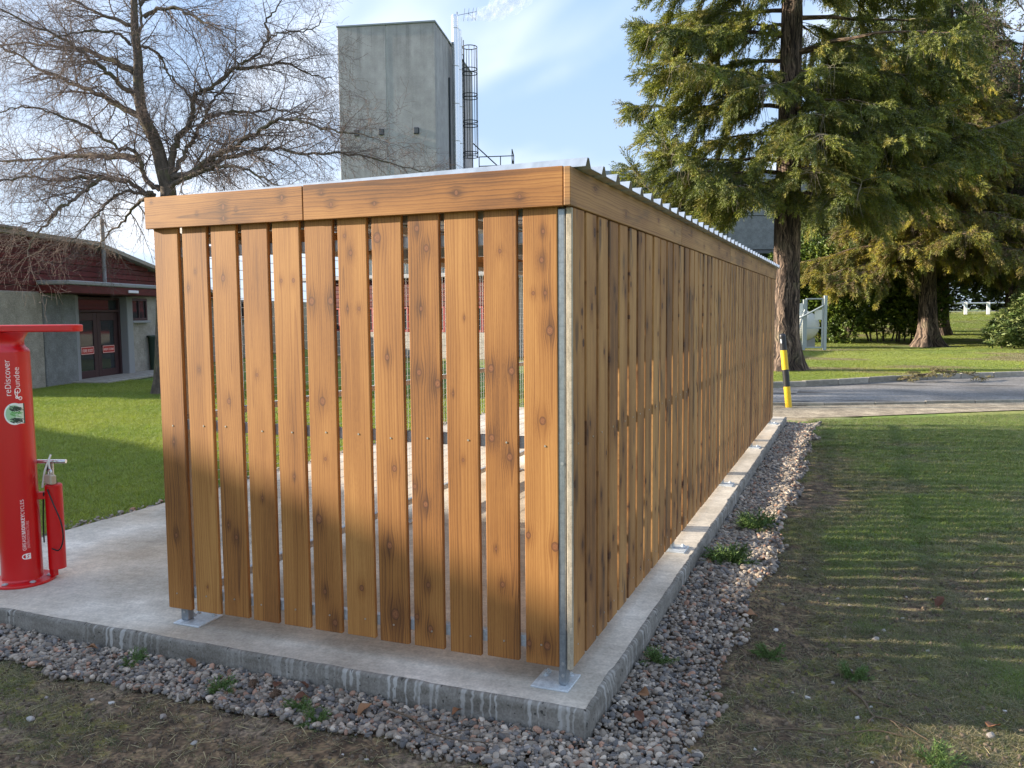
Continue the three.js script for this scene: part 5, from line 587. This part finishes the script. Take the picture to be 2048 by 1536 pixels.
// ================================================================ GRASS
{
  const blades = (seed, n, h, spread, w, seg = 2) => { const r = mulberry(seed), P = []; for (let k = 0; k < n; k++) { const a = r() * 6.28, d = Math.sqrt(r()) * spread, x = Math.cos(a) * d, z = Math.sin(a) * d, l = h * (.5 + r() * .7), b = r() * 6.28, lean = .25 + r() * .9, cx = Math.cos(b), cz = Math.sin(b), sx = -cz * w, sz = cx * w; const pt = (t) => [x + cx * lean * l * t * t, l * t * (1 - .3 * lean * t), z + cz * lean * l * t * t]; let p = pt(0); for (let s = 1; s <= seg; s++) { const q = pt(s / seg), w0 = 1 - (s - 1) / seg, w1 = 1 - s / seg; const A = [p[0] - sx * w0, p[1], p[2] - sz * w0], B = [p[0] + sx * w0, p[1], p[2] + sz * w0], C = [q[0] + sx * w1, q[1], q[2] + sz * w1], D = [q[0] - sx * w1, q[1], q[2] - sz * w1]; P.push(...A, ...B, ...C); if (s < seg) P.push(...A, ...C, ...D); p = q; } } const g = new THREE.BufferGeometry(); g.setAttribute('position', new THREE.Float32BufferAttribute(P, 3)); g.computeVertexNormals(); return g; };
  const gm = new THREE.MeshPhysicalMaterial({ roughness: .9, transmission: .4, thickness: 0, side: THREE.DoubleSide });
  const put = (name, label, geos, list) => { const g = new THREE.Group(); g.name = numbered(name); tag(g, label, 'grass'); g.userData.kind = 'stuff'; scene.add(g); geos.forEach((q, i) => { const L = list.filter((_, k) => k % geos.length === i); insts('blades', q, gm, L.map(l => l[0]), L.map(l => l[1]), g); }); console.log(name, list.length); };
  const r = mulberry(91), Q = new THREE.Quaternion(), E = new THREE.Euler(); const mat = (x, y, z, s, sy = s) => { E.set((r() - .5) * .3, r() * 6.28, (r() - .5) * .3); return new THREE.Matrix4().compose(V3(x, y, z), Q.setFromEuler(E), V3(s, sy, s)); };
  // worn ground near the shelter: moss-brown wisps and green tufts
  { const L = []; const tryAt = (x, z, k) => { if (inSlab(x, z, .06)) return; const b = bedInside(x, z); if (b > .02) { if (r() > .006) return; } if (z < -10.3 - Math.max(0, x - .9) * .66) return; const g = grassiness(x, z); const green = smooth(.35, .8, g + (r() - .5) * .3); if (r() > .10 + g * 1.05) return; const dry = r(); const c = mix3(dry < .35 ? [.30, .25, .13] : dry < .6 ? [.17, .15, .05] : [.10, .12, .03], dry < .15 ? [.28, .26, .09] : [.15, .22, .012], green), q = .7 + r() * .6; L.push([mat(x, nearHeight(x, z) - .004, z, (.55 + r() * .5) * k * (1 + green * .3), (.22 + g * .5 + r() * .25) * k), lin(c[0] * q, c[1] * q, c[2] * q)]); };
    for (let i = 0; i < 36000; i++) tryAt(-4.4 + r() * 5.6, .35 + r() * 1.5, 1); for (let i = 0; i < 46000; i++) tryAt(.5 + r() * 1.9, .9 - r() * 3.6, 1); for (let i = 0; i < 24000; i++) tryAt(.5 + r() * 4.6, -10.3 - r() * 2.8, 1.5); for (let i = 0; i < 60000; i++) tryAt(.45 + r() * 4.3, -2.5 - r() * 8.3, 1.35);
    put('worn_grass', 'thin mossy grass on the worn soil round the gravel', [1, 2, 3].map(k => blades(k, 15, .040, .026, .0018)), L); }
  { const L = []; for (let i = 0; i < 150000; i++) { const a = Math.sqrt(r()); const x = -4.5 - r() * 12.5, z = -1.2 - r() * 12; if (lateral(x, z) / ahead(x, z) < -.66 && r() < 1) { if (lateral(x, z) / ahead(x, z) < -.68) continue; } const s = 1 - .5 * smooth(5, 18, ahead(x, z)); if (r() > .35 + s * .65) continue; if ((x + 15.6) * .95 - (z + 9) * .312 < .05) continue; const n = fbm(x * .7, z * .7, 3), dry = r(), c = mix3([.20, .29, .010], [.33, .37, .03], clamp(n * 1.4 - .3 + (dry < .12 ? .8 : 0))), q = .75 + r() * .5; L.push([mat(x, -.13, z, 1.5 + r() * .8, 1.3 + r() * .6), lin(c[0] * q, c[1] * q, c[2] * q)]); }
    put('lawn_grass', 'short lush grass of the lawn left of the slab', [4, 5].map(k => blades(k, 16, .034, .03, .0017)), L); }
  { const L = []; for (let i = 0; i < 170000; i++) { const s = 17.5 + Math.pow(r(), 1.25) * 44, l = s * (.26 + r() * .38), x = CAM.x - .376 * s + .927 * l, z = CAM.z - .927 * s - .376 * l; if (inPoly(roadPoly, x, z + .3) || inPoly(roadPoly, x, z) || z > -16) continue; const n = fbm(x * .5 + 9, z * .5, 3), dry = fbm(x * .3 + 40, z * .6, 3), c = mix3(mix3([.23, .31, .012], [.35, .38, .03], clamp(n * 1.4 - .3)), [.27, .21, .10], smooth(.5, .68, dry) * .8), q = .75 + r() * .5, k = 2 + (s - 17) * .07; if (Math.hypot(x - 3.95, z + 38.3) < 1.5 + r() * 1.2) continue; L.push([mat(x, terrain(x, z) - .006, z, k * (.8 + r() * .4), 1.3 + r() * .8), lin(c[0] * q, c[1] * q, c[2] * q)]); }
    put('lawn_grass', 'sunlit grass of the lawn beyond the road', [6, 7].map(k => blades(k, 14, .036, .032, .0022)), L); }
}
// ---- crumbs of soil and flattened straw on the bare patches
{
  const r = mulberry(97), g0 = new THREE.IcosahedronGeometry(1, 0), m = [], c = [], Q = new THREE.Quaternion(), E = new THREE.Euler();
  const straw = new THREE.BufferGeometry(); straw.setAttribute('position', new THREE.Float32BufferAttribute([-1, 0, -.03, 1, .1, 0, -1, 0, .03, -.2, .12, -.035, 1, .1, 0, -1, 0, -.03], 3)); straw.computeVertexNormals(); const m2 = [], c2 = [];
  for (let k = 0; k < 30000; k++) { const left = k % 2; const x = left ? -4 + r() * 5 : .6 + Math.pow(r(), 1.3) * 2, z = left ? .4 + r() * 1.2 : .8 - r() * 3.4; if (bedInside(x, z) > -.01 || inSlab(x, z, .1)) continue; const gr = grassiness(x, z); if (gr > .35 + r() * .3) continue; const y = nearHeight(x, z); E.set(r() * 6, r() * 6, r() * 6);
    if (r() < .6) { const s = .0022 + Math.pow(r(), 3) * .008; m.push(new THREE.Matrix4().compose(V3(x, y + s * .3, z), Q.setFromEuler(E), V3(s * (1 + r()), s * .8, s))); const b = .6 + r() * .8; c.push(lin(.13 * b, .098 * b, .068 * b)); } else { E.set((r() - .5) * .3, r() * 6.28, (r() - .5) * .3); const s = .012 + r() * .03; m2.push(new THREE.Matrix4().compose(V3(x, y + .004, z), Q.setFromEuler(E), V3(s, s * .5, s * 1.1))); const b = .6 + r() * .7; c2.push(lin(.34 * b, .29 * b, .16 * b)); } }
  const o = new THREE.Group(); o.name = 'soil_litter'; tag(o, 'crumbs of soil and dry straw strewn over the bare ground', 'litter'); o.userData.kind = 'stuff'; scene.add(o); insts('crumbs', g0, std({ roughness: 1, flatShading: true }), m, c, o); insts('straw', straw, std({ roughness: .9, side: THREE.DoubleSide }), m2, c2, o);
}
// ---- distant wood closing the view past the crest
{
  const r = mulberry(99), g = leafCluster(98, 9, .5, .22), m = [], c = []; for (let k = 0; k < 5200; k++) { const x = -4 + r() * 34, z = -74 - r() * 7 - (x - 8) * .42, h = 5.5 + 2.5 * fbm(x * .35, 3, 3), y = terrain(x, z) + Math.pow(r(), .8) * h; m.push(new THREE.Matrix4().makeRotationY(r() * 6.28).setPosition(x, y, z)); const b = .6 + r() * .7; c.push(lin(.085 * b, .105 * b, .02 * b)); }
  const o = insts('distant_wood', g, leafM, m, c); tag(o, 'distant dark wood behind the white railing on the crest', 'wood');
}
// ---- small weeds and moss tufts in the gravel
{
  const r = mulberry(95); const fern = needleSpray(96, 60, .075, .014, .0016);
  const W = [[-2.02, .27, 'small dark green weed on the gravel below the station side'], [-1.42, .37, 'bright green moss tuft in the gravel below the boards'], [-.98, .40, 'feathery green weed sprig on gravel by the dead leaves'], [-.86, .47, 'mossy green tuft at the front gravel edge'], [.27, -.62, 'green weed against the slab\'s right side near the corner'], [.34, -2.35, 'leafy weed clump half way along the gravel strip'], [.44, -3.3, 'large grassy clump in the gravel strip beyond the corner'], [.75, -.85, 'green fern sprig on the soil beside the gravel'], [1.12, -.75, 'young green seedling between the shadow stripes'], [1.4, -.06, 'green conifer sprig lying on the soil at lower right'], [.52, .44, 'moss tuft beside the slab corner gravel edge']];
  const wm = new THREE.MeshPhysicalMaterial({ color: lin(.085, .145, .03), roughness: .7, side: THREE.DoubleSide });
  for (const [x, z, label] of W) { const big = /large|clump/.test(label) ? 2.2 : 1.1, n = big > 2 ? 40 : 20, gs = []; for (let k = 0; k < n; k++) { const g = fern.clone(); const s = .5 + r() * .6; g.scale(s * big, s * big, s * big); g.rotateZ(.2 + r() * .9); g.rotateY(r() * 6.28); g.translate((r() - .5) * .05 * big, 0, (r() - .5) * .05 * big); gs.push(g); } const o = solo('weed', mergeGeometries(gs), wm, label, 'weed'); o.position.set(x, bedInside(x, z) > .03 ? -.1 : nearHeight(x, z) - .002, z); }
}
renderer.render(scene, camera);
